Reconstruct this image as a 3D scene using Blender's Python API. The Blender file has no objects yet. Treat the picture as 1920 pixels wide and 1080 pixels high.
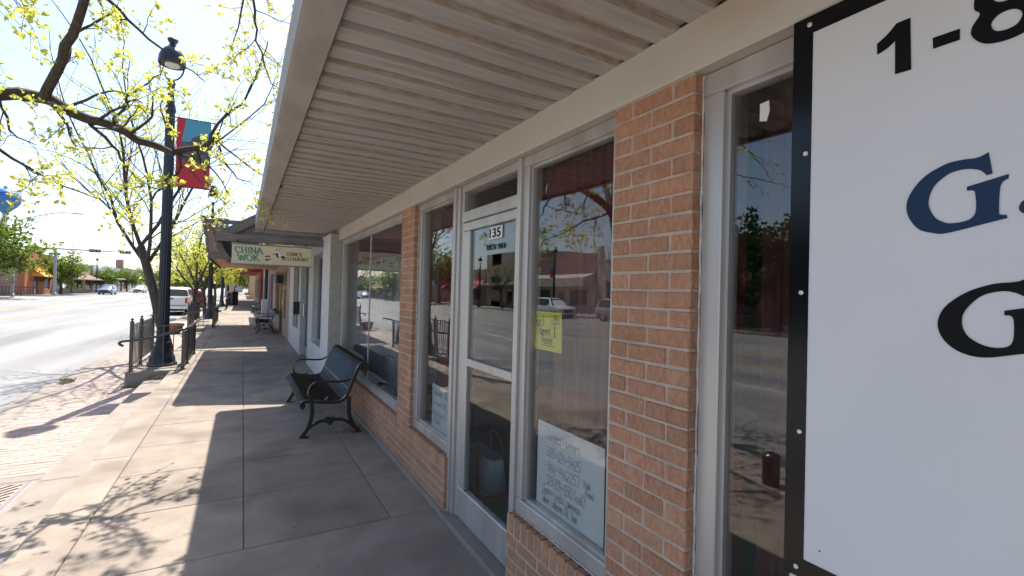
import bpy, math, random
from mathutils import Vector, Matrix, Quaternion

R = math.radians
scene = bpy.context.scene
COL = scene.collection

# ------------------------------------------------------------------ camera
H = 1.65
F_PX, YAW, PITCH, ROLL = 884.12, 0.518335, 0.011361, 0.0259835
cam_d = bpy.data.cameras.new('camera')
cam = bpy.data.objects.new('camera', cam_d)
COL.objects.link(cam)
cam_d.sensor_fit = 'HORIZONTAL'
cam_d.sensor_width = 36.0
cam_d.lens = 36.0 * F_PX / 1920.0
cam_d.clip_start = 0.05
cam_d.clip_end = 3000.0
_f = Vector((math.sin(YAW) * math.cos(PITCH), math.cos(YAW) * math.cos(PITCH), math.sin(PITCH)))
_r = Vector((math.cos(YAW), -math.sin(YAW), 0))
_u = _r.cross(_f)
_r2 = _r * math.cos(ROLL) + _u * math.sin(ROLL)
_u2 = -_r * math.sin(ROLL) + _u * math.cos(ROLL)
cam.matrix_world = Matrix(((_r2.x, _u2.x, -_f.x, 0), (_r2.y, _u2.y, -_f.y, 0), (_r2.z, _u2.z, -_f.z, H), (0, 0, 0, 1)))
scene.camera = cam

# ------------------------------------------------------------------ sky and sun
SUN = Vector((0.867, 3.216, 6.01)).normalized()
elev = math.asin(SUN.z)
azim = math.atan2(SUN.x, SUN.y)
world = bpy.data.worlds.new('World')
scene.world = world
world.use_nodes = True
wn = world.node_tree
sky = wn.nodes.new('ShaderNodeTexSky')
sky.sky_type = 'NISHITA'
sky.sun_disc = False
sky.sun_elevation = elev
sky.sun_rotation = azim
sky.altitude = 400
sky.dust_density = 2.2
sky.ozone_density = 1.6
bgn = wn.nodes['Background']
bgn.inputs[1].default_value = 0.13
wn.links.new(sky.outputs[0], bgn.inputs[0])
sun_d = bpy.data.lights.new('sun', 'SUN')
sun_d.energy = 4.2
sun_d.angle = R(0.55)
sun_d.color = (1.0, 0.95, 0.87)
sun_o = bpy.data.objects.new('sun', sun_d)
COL.objects.link(sun_o)
sun_o.rotation_euler = (-SUN).to_track_quat('-Z', 'Y').to_euler()
sun_o.location = (0, 0, 30)
vs = scene.view_settings
vs.view_transform = 'Standard'
vs.look = 'None'
vs.gamma = 1.0
vs.exposure = 1.12
vs.use_curve_mapping = False
scene.render.engine = 'CYCLES'
cy = scene.cycles
cy.use_denoising = True
cy.max_bounces = 8
cy.diffuse_bounces = 5
cy.glossy_bounces = 4
cy.transmission_bounces = 4
cy.transparent_max_bounces = 16
cy.sample_clamp_indirect = 6.0
cy.caustics_reflective = False
cy.caustics_refractive = False

# ------------------------------------------------------------------ materials
MATS = {}
def _lin(c):
    return tuple(c) + (1.0,) if len(c) == 3 else tuple(c)

def mat(name, c1, rough=0.7, c2=None, scale=8.0, stretch=(1, 1, 1), metal=0.0, bump=0.0, bscale=60.0,
        vary=0.0, c3=None, s3=1.2, lo=0.35, hi=0.65, lo3=0.55, hi3=0.75, spec=0.5, coat=0.0, detail=6.0, spots=None):
    if name in MATS:
        return MATS[name]
    m = bpy.data.materials.new(name)
    m.use_nodes = True
    nt = m.node_tree
    b = nt.nodes['Principled BSDF']
    b.inputs['Roughness'].default_value = rough
    b.inputs['Metallic'].default_value = metal
    b.inputs['Specular IOR Level'].default_value = spec
    if coat:
        b.inputs['Coat Weight'].default_value = coat
        b.inputs['Coat Roughness'].default_value = 0.06
    geo = nt.nodes.new('ShaderNodeNewGeometry')
    mp = nt.nodes.new('ShaderNodeMapping')
    mp.inputs['Scale'].default_value = stretch
    nt.links.new(geo.outputs['Position'], mp.inputs['Vector'])
    def noise(sc, det=detail):
        n = nt.nodes.new('ShaderNodeTexNoise')
        n.inputs['Scale'].default_value = sc
        n.inputs['Detail'].default_value = det
        nt.links.new(mp.outputs[0], n.inputs['Vector'])
        return n.outputs['Fac']
    def ramp(fac, a, z):
        r = nt.nodes.new('ShaderNodeMapRange')
        r.inputs['From Min'].default_value = a
        r.inputs['From Max'].default_value = z
        nt.links.new(fac, r.inputs['Value'])
        return r.outputs[0]
    def mix(fac, a, z):
        x = nt.nodes.new('ShaderNodeMix')
        x.data_type = 'RGBA'
        if fac is not None:
            nt.links.new(fac, x.inputs[0])
        for v, i in ((a, 6), (z, 7)):
            if isinstance(v, tuple):
                x.inputs[i].default_value = _lin(v)
            else:
                nt.links.new(v, x.inputs[i])
        return x
    cur = None
    if c2 is not None:
        cur = mix(ramp(noise(scale), lo, hi), tuple(c1), tuple(c2)).outputs[2]
    if c3 is not None:
        cur = mix(ramp(noise(s3), lo3, hi3), cur if cur is not None else tuple(c1), tuple(c3)).outputs[2]
    if spots is not None:
        vo = nt.nodes.new('ShaderNodeTexVoronoi'); vo.inputs['Scale'].default_value = 3.1
        nt.links.new(mp.outputs[0], vo.inputs['Vector'])
        sr = nt.nodes.new('ShaderNodeMapRange'); sr.inputs['From Min'].default_value = .055; sr.inputs['From Max'].default_value = .035
        nt.links.new(vo.outputs['Distance'], sr.inputs['Value'])
        sm_ = nt.nodes.new('ShaderNodeMath'); sm_.operation = 'MULTIPLY'
        nt.links.new(sr.outputs[0], sm_.inputs[0]); nt.links.new(ramp(noise(1.7, 2), .5, .62), sm_.inputs[1])
        cur = mix(sm_.outputs[0], cur, tuple(spots)).outputs[2]
    if vary > 0:
        oi = nt.nodes.new('ShaderNodeObjectInfo')
        hs = nt.nodes.new('ShaderNodeHueSaturation')
        mr = nt.nodes.new('ShaderNodeMapRange')
        mr.inputs['To Min'].default_value = 1 - vary
        mr.inputs['To Max'].default_value = 1 + vary
        nt.links.new(oi.outputs['Random'], mr.inputs['Value'])
        nt.links.new(mr.outputs[0], hs.inputs['Value'])
        if cur is not None:
            nt.links.new(cur, hs.inputs['Color'])
        else:
            hs.inputs['Color'].default_value = _lin(c1)
        cur = hs.outputs[0]
    if cur is not None:
        nt.links.new(cur, b.inputs['Base Color'])
    else:
        b.inputs['Base Color'].default_value = _lin(c1)
    if bump > 0:
        bp = nt.nodes.new('ShaderNodeBump')
        bp.inputs['Strength'].default_value = bump
        bp.inputs['Distance'].default_value = 0.01
        nt.links.new(noise(bscale, 4), bp.inputs['Height'])
        nt.links.new(bp.outputs[0], b.inputs['Normal'])
    MATS[name] = m
    return m

def glass_mat(name, tint=(0.90, 0.92, 0.915), f0=0.07):
    m = bpy.data.materials.new(name)
    m.use_nodes = True
    nt = m.node_tree
    nt.nodes.remove(nt.nodes['Principled BSDF'])
    out = nt.nodes['Material Output']
    lw = nt.nodes.new('ShaderNodeLayerWeight')
    lw.inputs['Blend'].default_value = 0.5
    pw = nt.nodes.new('ShaderNodeMath'); pw.operation = 'POWER'; pw.inputs[1].default_value = 5.0
    nt.links.new(lw.outputs['Facing'], pw.inputs[0])
    ma = nt.nodes.new('ShaderNodeMath'); ma.operation = 'MULTIPLY_ADD'
    ma.inputs[1].default_value = 1 - f0; ma.inputs[2].default_value = f0
    nt.links.new(pw.outputs[0], ma.inputs[0])
    tr = nt.nodes.new('ShaderNodeBsdfTransparent'); tr.inputs[0].default_value = _lin(tint)
    gl = nt.nodes.new('ShaderNodeBsdfGlossy'); gl.inputs['Roughness'].default_value = 0.0
    mx = nt.nodes.new('ShaderNodeMixShader')
    geo = nt.nodes.new('ShaderNodeNewGeometry'); nz = nt.nodes.new('ShaderNodeTexNoise'); nz.inputs['Scale'].default_value = 1.7; nz.inputs['Detail'].default_value = 1
    bp = nt.nodes.new('ShaderNodeBump'); bp.inputs['Strength'].default_value = 0.06; bp.inputs['Distance'].default_value = 0.03
    nt.links.new(geo.outputs['Position'], nz.inputs['Vector']); nt.links.new(nz.outputs['Fac'], bp.inputs['Height']); nt.links.new(bp.outputs[0], gl.inputs['Normal'])
    nt.links.new(ma.outputs[0], mx.inputs[0]); nt.links.new(tr.outputs[0], mx.inputs[1]); nt.links.new(gl.outputs[0], mx.inputs[2])
    nt.links.new(mx.outputs[0], out.inputs[0])
    MATS[name] = m
    return m

def leaf_mat(name, c1, c2):
    m = bpy.data.materials.new(name)
    m.use_nodes = True
    nt = m.node_tree
    nt.nodes.remove(nt.nodes['Principled BSDF'])
    out = nt.nodes['Material Output']
    geo = nt.nodes.new('ShaderNodeNewGeometry')
    n = nt.nodes.new('ShaderNodeTexNoise'); n.inputs['Scale'].default_value = 2.3; n.inputs['Detail'].default_value = 6
    nt.links.new(geo.outputs['Position'], n.inputs['Vector'])
    mr = nt.nodes.new('ShaderNodeMapRange'); mr.inputs['From Min'].default_value = .35; mr.inputs['From Max'].default_value = .65
    nt.links.new(n.outputs['Fac'], mr.inputs['Value'])
    x = nt.nodes.new('ShaderNodeMix'); x.data_type = 'RGBA'
    x.inputs[6].default_value = _lin(c1); x.inputs[7].default_value = _lin(c2)
    nt.links.new(mr.outputs[0], x.inputs[0])
    d = nt.nodes.new('ShaderNodeBsdfDiffuse'); t = nt.nodes.new('ShaderNodeBsdfTranslucent')
    nt.links.new(x.outputs[2], d.inputs[0]); nt.links.new(x.outputs[2], t.inputs[0])
    mx = nt.nodes.new('ShaderNodeMixShader'); mx.inputs[0].default_value = 0.62
    nt.links.new(d.outputs[0], mx.inputs[1]); nt.links.new(t.outputs[0], mx.inputs[2])
    nt.links.new(mx.outputs[0], out.inputs[0])
    MATS[name] = m
    return m

def emit_mat(name, c, s):
    m = bpy.data.materials.new(name); m.use_nodes = True
    b = m.node_tree.nodes['Principled BSDF']
    b.inputs['Base Color'].default_value = _lin(c)
    b.inputs['Emission Color'].default_value = _lin(c)
    b.inputs['Emission Strength'].default_value = s
    MATS[name] = m
    return m

def brick_tex_mat(name, c1, c2, mortar, bw=0.2, bh=0.067, axis='yz', rough=0.85):
    """brickwork too far off to tell the bricks apart"""
    m = bpy.data.materials.new(name); m.use_nodes = True
    nt = m.node_tree; b = nt.nodes['Principled BSDF']; b.inputs['Roughness'].default_value = rough
    geo = nt.nodes.new('ShaderNodeNewGeometry'); sp = nt.nodes.new('ShaderNodeSeparateXYZ'); cb = nt.nodes.new('ShaderNodeCombineXYZ')
    nt.links.new(geo.outputs['Position'], sp.inputs[0])
    if axis == 'yz':
        ad = nt.nodes.new('ShaderNodeMath'); ad.operation = 'ADD'
        nt.links.new(sp.outputs[0], ad.inputs[0]); nt.links.new(sp.outputs[1], ad.inputs[1])
        nt.links.new(ad.outputs[0], cb.inputs[0]); nt.links.new(sp.outputs[2], cb.inputs[1])
    else:
        nt.links.new(sp.outputs[0], cb.inputs[0]); nt.links.new(sp.outputs[1], cb.inputs[1])
    t = nt.nodes.new('ShaderNodeTexBrick')
    t.inputs['Color1'].default_value = _lin(c1); t.inputs['Color2'].default_value = _lin(c2); t.inputs['Mortar'].default_value = _lin(mortar)
    t.inputs['Scale'].default_value = 1.0; t.inputs['Brick Width'].default_value = bw; t.inputs['Row Height'].default_value = bh
    t.inputs['Mortar Size'].default_value = 0.008
    nt.links.new(cb.outputs[0], t.inputs['Vector'])
    nz = nt.nodes.new('ShaderNodeTexNoise'); nz.inputs['Scale'].default_value = 0.9; nz.inputs['Detail'].default_value = 6
    nt.links.new(geo.outputs['Position'], nz.inputs['Vector'])
    hs = nt.nodes.new('ShaderNodeHueSaturation'); mr = nt.nodes.new('ShaderNodeMapRange')
    mr.inputs['To Min'].default_value = 0.7; mr.inputs['To Max'].default_value = 1.3
    nt.links.new(nz.outputs['Fac'], mr.inputs['Value']); nt.links.new(mr.outputs[0], hs.inputs['Value'])
    nt.links.new(t.outputs['Color'], hs.inputs['Color']); nt.links.new(hs.outputs[0], b.inputs['Base Color'])
    MATS[name] = m
    return m

M_conc = mat('concrete', (0.285, 0.230, 0.182), 0.9, (0.345, 0.283, 0.228), 4.0, bump=0.45, bscale=130, vary=0.10, c3=(0.175, 0.142, 0.115), s3=1.5, lo3=0.47, hi3=0.75, detail=14, spots=(0.10, 0.085, 0.075))
M_conc_dark = mat('joint_dirt', (0.11, 0.095, 0.08), 0.95, (0.20, 0.17, 0.14), 12)
M_kerb = mat('kerb_concrete', (0.315, 0.265, 0.22), 0.9, (0.26, 0.22, 0.185), 5.0, bump=0.3, bscale=80, c3=(0.27, 0.25, 0.22), s3=1.6, lo3=.55, hi3=.8)
M_asph = mat('asphalt', (0.235, 0.23, 0.222), 0.85, (0.285, 0.278, 0.266), 1.2, stretch=(1.0, 0.10, 1), bump=0.4, bscale=150, c3=(0.175, 0.17, 0.165), s3=0.7, lo3=.5, hi3=.72, detail=12)
M_dirt = mat('bare_ground', (0.25, 0.21, 0.16), 0.95, (0.20, 0.19, 0.12), 0.4)
M_paint_w = mat('road_white', (0.62, 0.61, 0.58), 0.8, (0.5, 0.49, 0.47), 6)
M_paint_y = mat('road_yellow', (0.58, 0.36, 0.10), 0.8, (0.48, 0.33, 0.13), 6)
M_paver = mat('paver_brick', (0.40, 0.318, 0.272), 0.9, (0.37, 0.295, 0.252), 14, bump=0.3, bscale=120, vary=0.09, c3=(0.46, 0.37, 0.28), s3=1.1)
M_paver_far = brick_tex_mat('paver_far', (0.40, 0.318, 0.272), (0.37, 0.30, 0.255), (0.33, 0.27, 0.225), 0.2, 0.1, 'xy')
M_grate = mat('grate_iron', (0.20, 0.165, 0.18), 0.6, (0.26, 0.21, 0.21), 15, metal=0.3)
M_brick = mat('wall_brick', (0.53, 0.285, 0.175), 0.9, (0.42, 0.212, 0.124), 60, stretch=(1, 1, 0.5), bump=1.0, bscale=120, vary=0.13, c3=(0.57, 0.33, 0.215), s3=9, spots=(0.12, 0.08, 0.06))
M_mortar = mat('mortar', (0.56, 0.45, 0.36), 0.95, (0.44, 0.355, 0.285), 14, bump=0.4, bscale=140)
M_alu = mat('aluminium_frame', (0.60, 0.585, 0.555), 0.38, (0.52, 0.50, 0.475), 10, stretch=(1, 1, 0.1), metal=0.45, c3=(0.40, 0.37, 0.335), s3=4, lo3=.52, hi3=.8)
M_beam = mat('painted_beam', (0.60, 0.56, 0.50), 0.7, (0.54, 0.50, 0.44), 4, stretch=(1, 0.4, 1), bump=0.1, bscale=40, c3=(0.46, 0.32, 0.19), s3=2.6, lo3=.57, hi3=.84)
M_fascia = mat('fascia_paint', (0.34, 0.315, 0.285), 0.7, (0.27, 0.252, 0.232), 7, stretch=(1, 0.5, 3), c3=(0.38, 0.34, 0.30), s3=3, lo3=.6, hi3=.85)
M_soffit = mat('soffit_steel', (0.52, 0.485, 0.45), 0.75, (0.44, 0.435, 0.43), 9, stretch=(0.3, 2.4, 1), c3=(0.36, 0.285, 0.225), s3=5.0, lo3=.48, hi3=.75, bump=0.25, bscale=40)
M_rust = mat('rusty_rib', (0.50, 0.445, 0.395), 0.85, (0.40, 0.325, 0.26), 28, stretch=(0.5, 1, 1), lo=.38, hi=.6, bump=0.5, bscale=90, c3=(0.42, 0.40, 0.385), s3=4, lo3=.5, hi3=.62)
M_caulk = mat('caulk', (0.70, 0.68, 0.64), 0.8, (0.5, 0.47, 0.43), 30)
M_glass = glass_mat('window_glass')
M_dark = mat('dark_void', (0.03, 0.028, 0.028), 0.9)
M_room = mat('room_wall', (0.13, 0.20, 0.16), 0.9, (0.10, 0.15, 0.12), 2)
M_carpet = mat('green_carpet', (0.06, 0.34, 0.16), 0.95, (0.05, 0.25, 0.12), 60)
def curtain_mat(name, c, t):
    m = mat(name, c, 0.9, tuple(v * 0.75 for v in c), 30, stretch=(1, 1, 0.05))
    return m
M_cur_red = curtain_mat('red_curtain', (0.17, 0.032, 0.036), 0)
M_cur_pale = curtain_mat('pale_curtain', (0.30, 0.31, 0.34), 0)
M_cur_wine = curtain_mat('wine_curtain', (0.15, 0.045, 0.05), 0)
M_cur_rose = curtain_mat('rose_curtain', (0.24, 0.12, 0.115), 0)
M_blackpaint = mat('black_iron', (0.012, 0.013, 0.014), 0.22, (0.02, 0.021, 0.022), 30, spec=1.0)
M_lamp = mat('lamp_iron', (0.016, 0.022, 0.03), 0.4, (0.022, 0.03, 0.04), 20)
M_lampglass = mat('lamp_globe', (0.75, 0.75, 0.72), 0.3)
M_white = mat('white_board', (0.72, 0.72, 0.72), 0.32, (0.69, 0.69, 0.70), 3)
M_border = mat('black_border', (0.006, 0.007, 0.009), 0.16, spec=0.3)
M_navy = mat('navy_letter', (0.016, 0.04, 0.09), 0.45, spec=0.2)
M_inkblack = mat('black_letter', (0.006, 0.006, 0.007), 0.45, spec=0.15)
M_paper = mat('white_paper', (0.86, 0.86, 0.86), 0.8, (0.80, 0.81, 0.82), 5)
M_yellow = mat('yellow_paper', (0.80, 0.70, 0.035), 0.7, (0.74, 0.66, 0.05), 6)
M_pencil = mat('pencil', (0.36, 0.37, 0.39), 0.8)
M_marker = mat('marker_ink', (0.05, 0.05, 0.04), 0.7)
M_screw = mat('screw_head', (0.75, 0.75, 0.75), 0.3, metal=0.8)
M_bark = mat('bark', (0.055, 0.042, 0.034), 0.95, (0.10, 0.08, 0.065), 30, stretch=(1, 1, 0.3), bump=0.8, bscale=60)
M_bark2 = mat('bark_grey', (0.075, 0.06, 0.05), 0.95, (0.12, 0.10, 0.085), 25, stretch=(1, 1, 0.3), bump=0.6, bscale=50)
M_leaf_y = leaf_mat('young_leaf', (0.72, 0.70, 0.16), (0.60, 0.64, 0.13))
M_leaf_g = leaf_mat('green_leaf', (0.13, 0.20, 0.035), (0.20, 0.26, 0.05))
M_leaf_d = leaf_mat('dark_leaf', (0.055, 0.085, 0.022), (0.085, 0.12, 0.03))
M_wood = mat('weathered_wood', (0.16, 0.135, 0.12), 0.85, (0.23, 0.20, 0.18), 12, stretch=(0.3, 0.3, 3))
M_woodwarm = mat('warm_wood', (0.42, 0.19, 0.055), 0.6, (0.50, 0.25, 0.08), 6)
M_roofdark = mat('dark_roofing', (0.10, 0.09, 0.088), 0.9, (0.14, 0.13, 0.125), 8)
M_whitewall = mat('white_masonry', (0.68, 0.67, 0.65), 0.8, (0.60, 0.59, 0.57), 6, bump=0.3, bscale=50, c3=(0.5, 0.48, 0.45), s3=3.2, lo3=.6, hi3=.8)
M_flake = mat('flaking_plaster', (0.55, 0.53, 0.48), 0.9, (0.45, 0.43, 0.39), 14, bump=0.5, bscale=70, c3=(0.22, 0.13, 0.08), s3=11, lo3=.68, hi3=.74)
M_signcream = mat('cream_board', (0.72, 0.64, 0.42), 0.5, (0.68, 0.60, 0.40), 6)
M_signgreen = mat('sign_green', (0.12, 0.30, 0.24), 0.5)
M_signgrey = mat('sign_edge', (0.22, 0.24, 0.21), 0.6)
M_red = mat('sign_red', (0.45, 0.05, 0.04), 0.6)
M_panda_w = mat('panda_white', (0.8, 0.8, 0.8), 0.6)
M_banner_red = mat('banner_red', (0.62, 0.035, 0.05), 0.7, (0.55, 0.03, 0.045), 5)
M_banner_cyan = mat('banner_cyan', (0.10, 0.33, 0.42), 0.7)
M_banner_dark = mat('banner_dark', (0.06, 0.055, 0.075), 0.7, (0.16, 0.14, 0.15), 9)
M_carwhite = mat('car_white', (0.75, 0.75, 0.75), 0.3, coat=0.6)
M_carsilver = mat('car_silver', (0.45, 0.48, 0.52), 0.3, metal=0.4, coat=0.6)
M_carred = mat('car_dark_red', (0.14, 0.012, 0.018), 0.3, coat=0.6)
M_carblue = mat('car_steel_blue', (0.10, 0.14, 0.20), 0.3, metal=0.3, coat=0.6)
M_carglass = mat('car_glass', (0.02, 0.025, 0.03), 0.05, spec=0.8)
M_tyre = mat('tyre_rubber', (0.02, 0.02, 0.02), 0.85)
M_rim = mat('wheel_rim', (0.5, 0.5, 0.52), 0.3, metal=0.8)
M_chrome = mat('chrome', (0.6, 0.6, 0.6), 0.2, metal=0.9)
M_tail = mat('tail_light', (0.5, 0.02, 0.02), 0.2)
M_headl = mat('head_light', (0.8, 0.8, 0.8), 0.1)
M_shopglass = mat('shop_glass', (0.03, 0.035, 0.04), 0.06, spec=0.7)
M_galv = mat('galvanised_pole', (0.33, 0.34, 0.35), 0.5, metal=0.4)
M_green_on = emit_mat('signal_green', (0.05, 0.9, 0.45), 3.0)
M_signal = mat('signal_black', (0.03, 0.03, 0.032), 0.5)
M_tank = mat('tank_blue', (0.035, 0.17, 0.50), 0.4, (0.04, 0.19, 0.54), 0.1)
M_tank_w = mat('tank_white', (0.72, 0.74, 0.76), 0.5)
M_terra = mat('terracotta', (0.36, 0.15, 0.09), 0.8, (0.30, 0.13, 0.08), 12)
M_straw = mat('dry_straw', (0.42, 0.36, 0.24), 0.9)

# ------------------------------------------------------------------ mesh helpers
class MB:
    def __init__(self):
        self.v = []; self.f = []
    def quad(self, *p):
        n = len(self.v); self.v += [tuple(q) for q in p]; self.f.append(tuple(range(n, n + len(p))))
    def box(self, x0, x1, y0, y1, z0, z1):
        n = len(self.v)
        self.v += [(x0, y0, z0), (x1, y0, z0), (x1, y1, z0), (x0, y1, z0), (x0, y0, z1), (x1, y0, z1), (x1, y1, z1), (x0, y1, z1)]
        for q in ((0, 3, 2, 1), (4, 5, 6, 7), (0, 1, 5, 4), (1, 2, 6, 5), (2, 3, 7, 6), (3, 0, 4, 7)):
            self.f.append(tuple(n + i for i in q))
        return self
    def cbox(self, x0, x1, y0, y1, z0, z1, c=0.004):
        """box with chamfered edges (44 triangles)"""
        n = len(self.v)
        X, Y, Z = (x0, x1), (y0, y1), (z0, z1)
        idx = {}
        for i in (0, 1):
            for j in (0, 1):
                for k in (0, 1):
                    dx, dy, dz = (c if i == 0 else -c), (c if j == 0 else -c), (c if k == 0 else -c)
                    for a in range(3):
                        p = [X[i] + dx, Y[j] + dy, Z[k] + dz]
                        p[a] = (X[i], Y[j], Z[k])[a]
                        idx[(i, j, k, a)] = len(self.v); self.v.append(tuple(p))
        I = idx
        for s in (0, 1):
            o = (lambda *q: q) if s else (lambda *q: q[::-1])
            self.f.append(o(I[(s, 0, 0, 0)], I[(s, 1, 0, 0)], I[(s, 1, 1, 0)], I[(s, 0, 1, 0)]))
            self.f.append(o(I[(0, s, 0, 1)], I[(0, s, 1, 1)], I[(1, s, 1, 1)], I[(1, s, 0, 1)]))
            self.f.append(o(I[(0, 0, s, 2)], I[(1, 0, s, 2)], I[(1, 1, s, 2)], I[(0, 1, s, 2)]))
        for a in (0, 1):
            for b in (0, 1):
                q = (I[(a, b, 0, 0)], I[(a, b, 0, 1)], I[(a, b, 1, 1)], I[(a, b, 1, 0)]); self.f.append(q if a == b else q[::-1])
                q = (I[(a, 0, b, 0)], I[(a, 1, b, 0)], I[(a, 1, b, 2)], I[(a, 0, b, 2)]); self.f.append(q if a == b else q[::-1])
                q = (I[(0, a, b, 1)], I[(0, a, b, 2)], I[(1, a, b, 2)], I[(1, a, b, 1)]); self.f.append(q if a == b else q[::-1])
        for i in (0, 1):
            for j in (0, 1):
                for k in (0, 1):
                    q = (I[(i, j, k, 0)], I[(i, j, k, 1)], I[(i, j, k, 2)])
                    self.f.append(q if (i + j + k) % 2 == 1 else q[::-1])
        return self
    def tube(self, pts, rad, n=8, cap=True, rect=None):
        """swept tube; rect=(a,b) gives a rectangular section instead"""
        pts = [Vector(p) for p in pts]
        if not hasattr(rad, '__len__'):
            rad = [rad] * len(pts)
        t0 = (pts[1] - pts[0]).normalized()
        up = Vector((0, 0, 1)) if abs(t0.z) < 0.9 else Vector((1, 0, 0))
        if rect:
            up = Vector(rect[2]) if len(rect) > 2 else up
        a = t0.cross(up).normalized(); b = a.cross(t0).normalized()
        rings = []; prev = t0
        for i, p in enumerate(pts):
            if i == 0: t = t0
            elif i == len(pts) - 1: t = (pts[i] - pts[i - 1]).normalized()
            else: t = ((pts[i + 1] - pts[i]).normalized() + (pts[i] - pts[i - 1]).normalized())
            if t.length < 1e-6: t = prev
            t = t.normalized()
            q = prev.rotation_difference(t)
            a = q @ a; b = q @ b; prev = t
            s = len(self.v)
            if rect:
                for u, w in ((-1, -1), (1, -1), (1, 1), (-1, 1)):
                    self.v.append(tuple(p + a * (u * rect[0] / 2) + b * (w * rect[1] / 2)))
                rings.append((s, 4))
            else:
                for k in range(n):
                    an = 2 * math.pi * k / n
                    self.v.append(tuple(p + (a * math.cos(an) + b * math.sin(an)) * rad[i]))
                rings.append((s, n))
        for (s0, m), (s1, _) in zip(rings, rings[1:]):
            for k in range(m):
                k2 = (k + 1) % m
                self.f.append((s0 + k, s0 + k2, s1 + k2, s1 + k))
        if cap:
            s, m = rings[0]; self.f.append(tuple(s + k for k in reversed(range(m))))
            s, m = rings[-1]; self.f.append(tuple(s + k for k in range(m)))
        return self
    def lathe(self, prof, n=20, c=(0, 0, 0), flute=None):
        s = len(self.v)
        for r, z in prof:
            for k in range(n):
                an = 2 * math.pi * k / n
                rr = r
                if flute and flute[0] <= z <= flute[1] and k % 2: rr = r * flute[2]
                self.v.append((c[0] + rr * math.cos(an), c[1] + rr * math.sin(an), c[2] + z))
        for i in range(len(prof) - 1):
            for k in range(n):
                k2 = (k + 1) % n
                self.f.append((s + i * n + k, s + i * n + k2, s + (i + 1) * n + k2, s + (i + 1) * n + k))
        self.f.append(tuple(s + k for k in reversed(range(n))))
        e = s + (len(prof) - 1) * n
        self.f.append(tuple(e + k for k in range(n)))
        return self
    def prism(self, poly, a0, a1, axis):
        """extrude a 2-D polygon along axis ('x': poly=(y,z); 'y': poly=(x,z); 'z': poly=(x,y))"""
        n = len(poly); s = len(self.v)
        def P(p, a):
            return (a, p[0], p[1]) if axis == 'x' else (p[0], a, p[1]) if axis == 'y' else (p[0], p[1], a)
        self.v += [P(p, a0) for p in poly] + [P(p, a1) for p in poly]
        self.f.append(tuple(range(s, s + n))[::-1]); self.f.append(tuple(range(s + n, s + 2 * n)))
        for i in range(n):
            j = (i + 1) % n
            self.f.append((s + i, s + j, s + n + j, s + n + i))
        return self
    def mesh(self, name, m=None, smooth=False, fix=True):
        me = bpy.data.meshes.new(name)
        me.from_pydata(self.v, [], self.f)
        if fix:
            import bmesh
            bm = bmesh.new(); bm.from_mesh(me)
            bmesh.ops.recalc_face_normals(bm, faces=bm.faces[:])
            bm.to_mesh(me); bm.free()
        if smooth:
            me.polygons.foreach_set('use_smooth', [True] * len(me.polygons))
            try:
                me.set_sharp_from_angle(angle=R(40))
            except Exception:
                pass
        if m: me.materials.append(m)
        me.update()
        return me

def obj(name, data, m=None, parent=None, loc=None, smooth=False, label=None, fix=True):
    if isinstance(data, MB):
        data = data.mesh(name, m, smooth, fix)
    o = bpy.data.objects.new(name, data)
    COL.objects.link(o)
    if loc is not None: o.location = loc
    if parent is not None:
        o.parent = parent
        if parent.type == 'EMPTY' and parent.get('_world'):
            o.matrix_parent_inverse = Matrix.Translation(parent.location).inverted()
    if label: o['label'] = label
    return o

def thing(name, label, cat, loc=(0, 0, 0), rz=0.0, group=None, world=True):
    o = bpy.data.objects.new(name, None)
    COL.objects.link(o)
    o.location = loc; o.rotation_euler = (0, 0, rz)
    o.empty_display_size = 0.2
    o['label'] = label; o['category'] = cat
    if group: o['group'] = group
    if world: o['_world'] = 1
    return o

def tag(o, label, cat, group=None):
    o['label'] = label; o['category'] = cat
    if group: o['group'] = group
    return o

def struct(name, data, m=None, kind='structure', parent=None):
    o = obj(name, data, m, parent)
    if parent is None or kind == 'stuff': o['kind'] = kind
    return o

def copy_tree(o, parent=None):
    c = o.copy(); COL.objects.link(c)
    if parent is not None:
        mpi = o.matrix_parent_inverse.copy(); c.parent = parent; c.matrix_parent_inverse = mpi
    for ch in list(o.children):
        copy_tree(ch, c)
    return c

def dup(root, loc, rz, label, group=None):
    c = copy_tree(root)
    c.location = loc; c.rotation_euler = (0, 0, rz); c['label'] = label
    if group: c['group'] = group
    return c

def smooth_path(pts, k=4):
    out = []
    P = [Vector(p) for p in pts]
    for i in range(len(P) - 1):
        p0 = P[max(i - 1, 0)]; p1 = P[i]; p2 = P[i + 1]; p3 = P[min(i + 2, len(P) - 1)]
        for j in range(k):
            t = j / k
            out.append(0.5 * ((2 * p1) + (p2 - p0) * t + (2 * p0 - 5 * p1 + 4 * p2 - p3) * t * t + (3 * p1 - p0 - 3 * p2 + p3) * t ** 3))
    out.append(P[-1])
    return out

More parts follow.
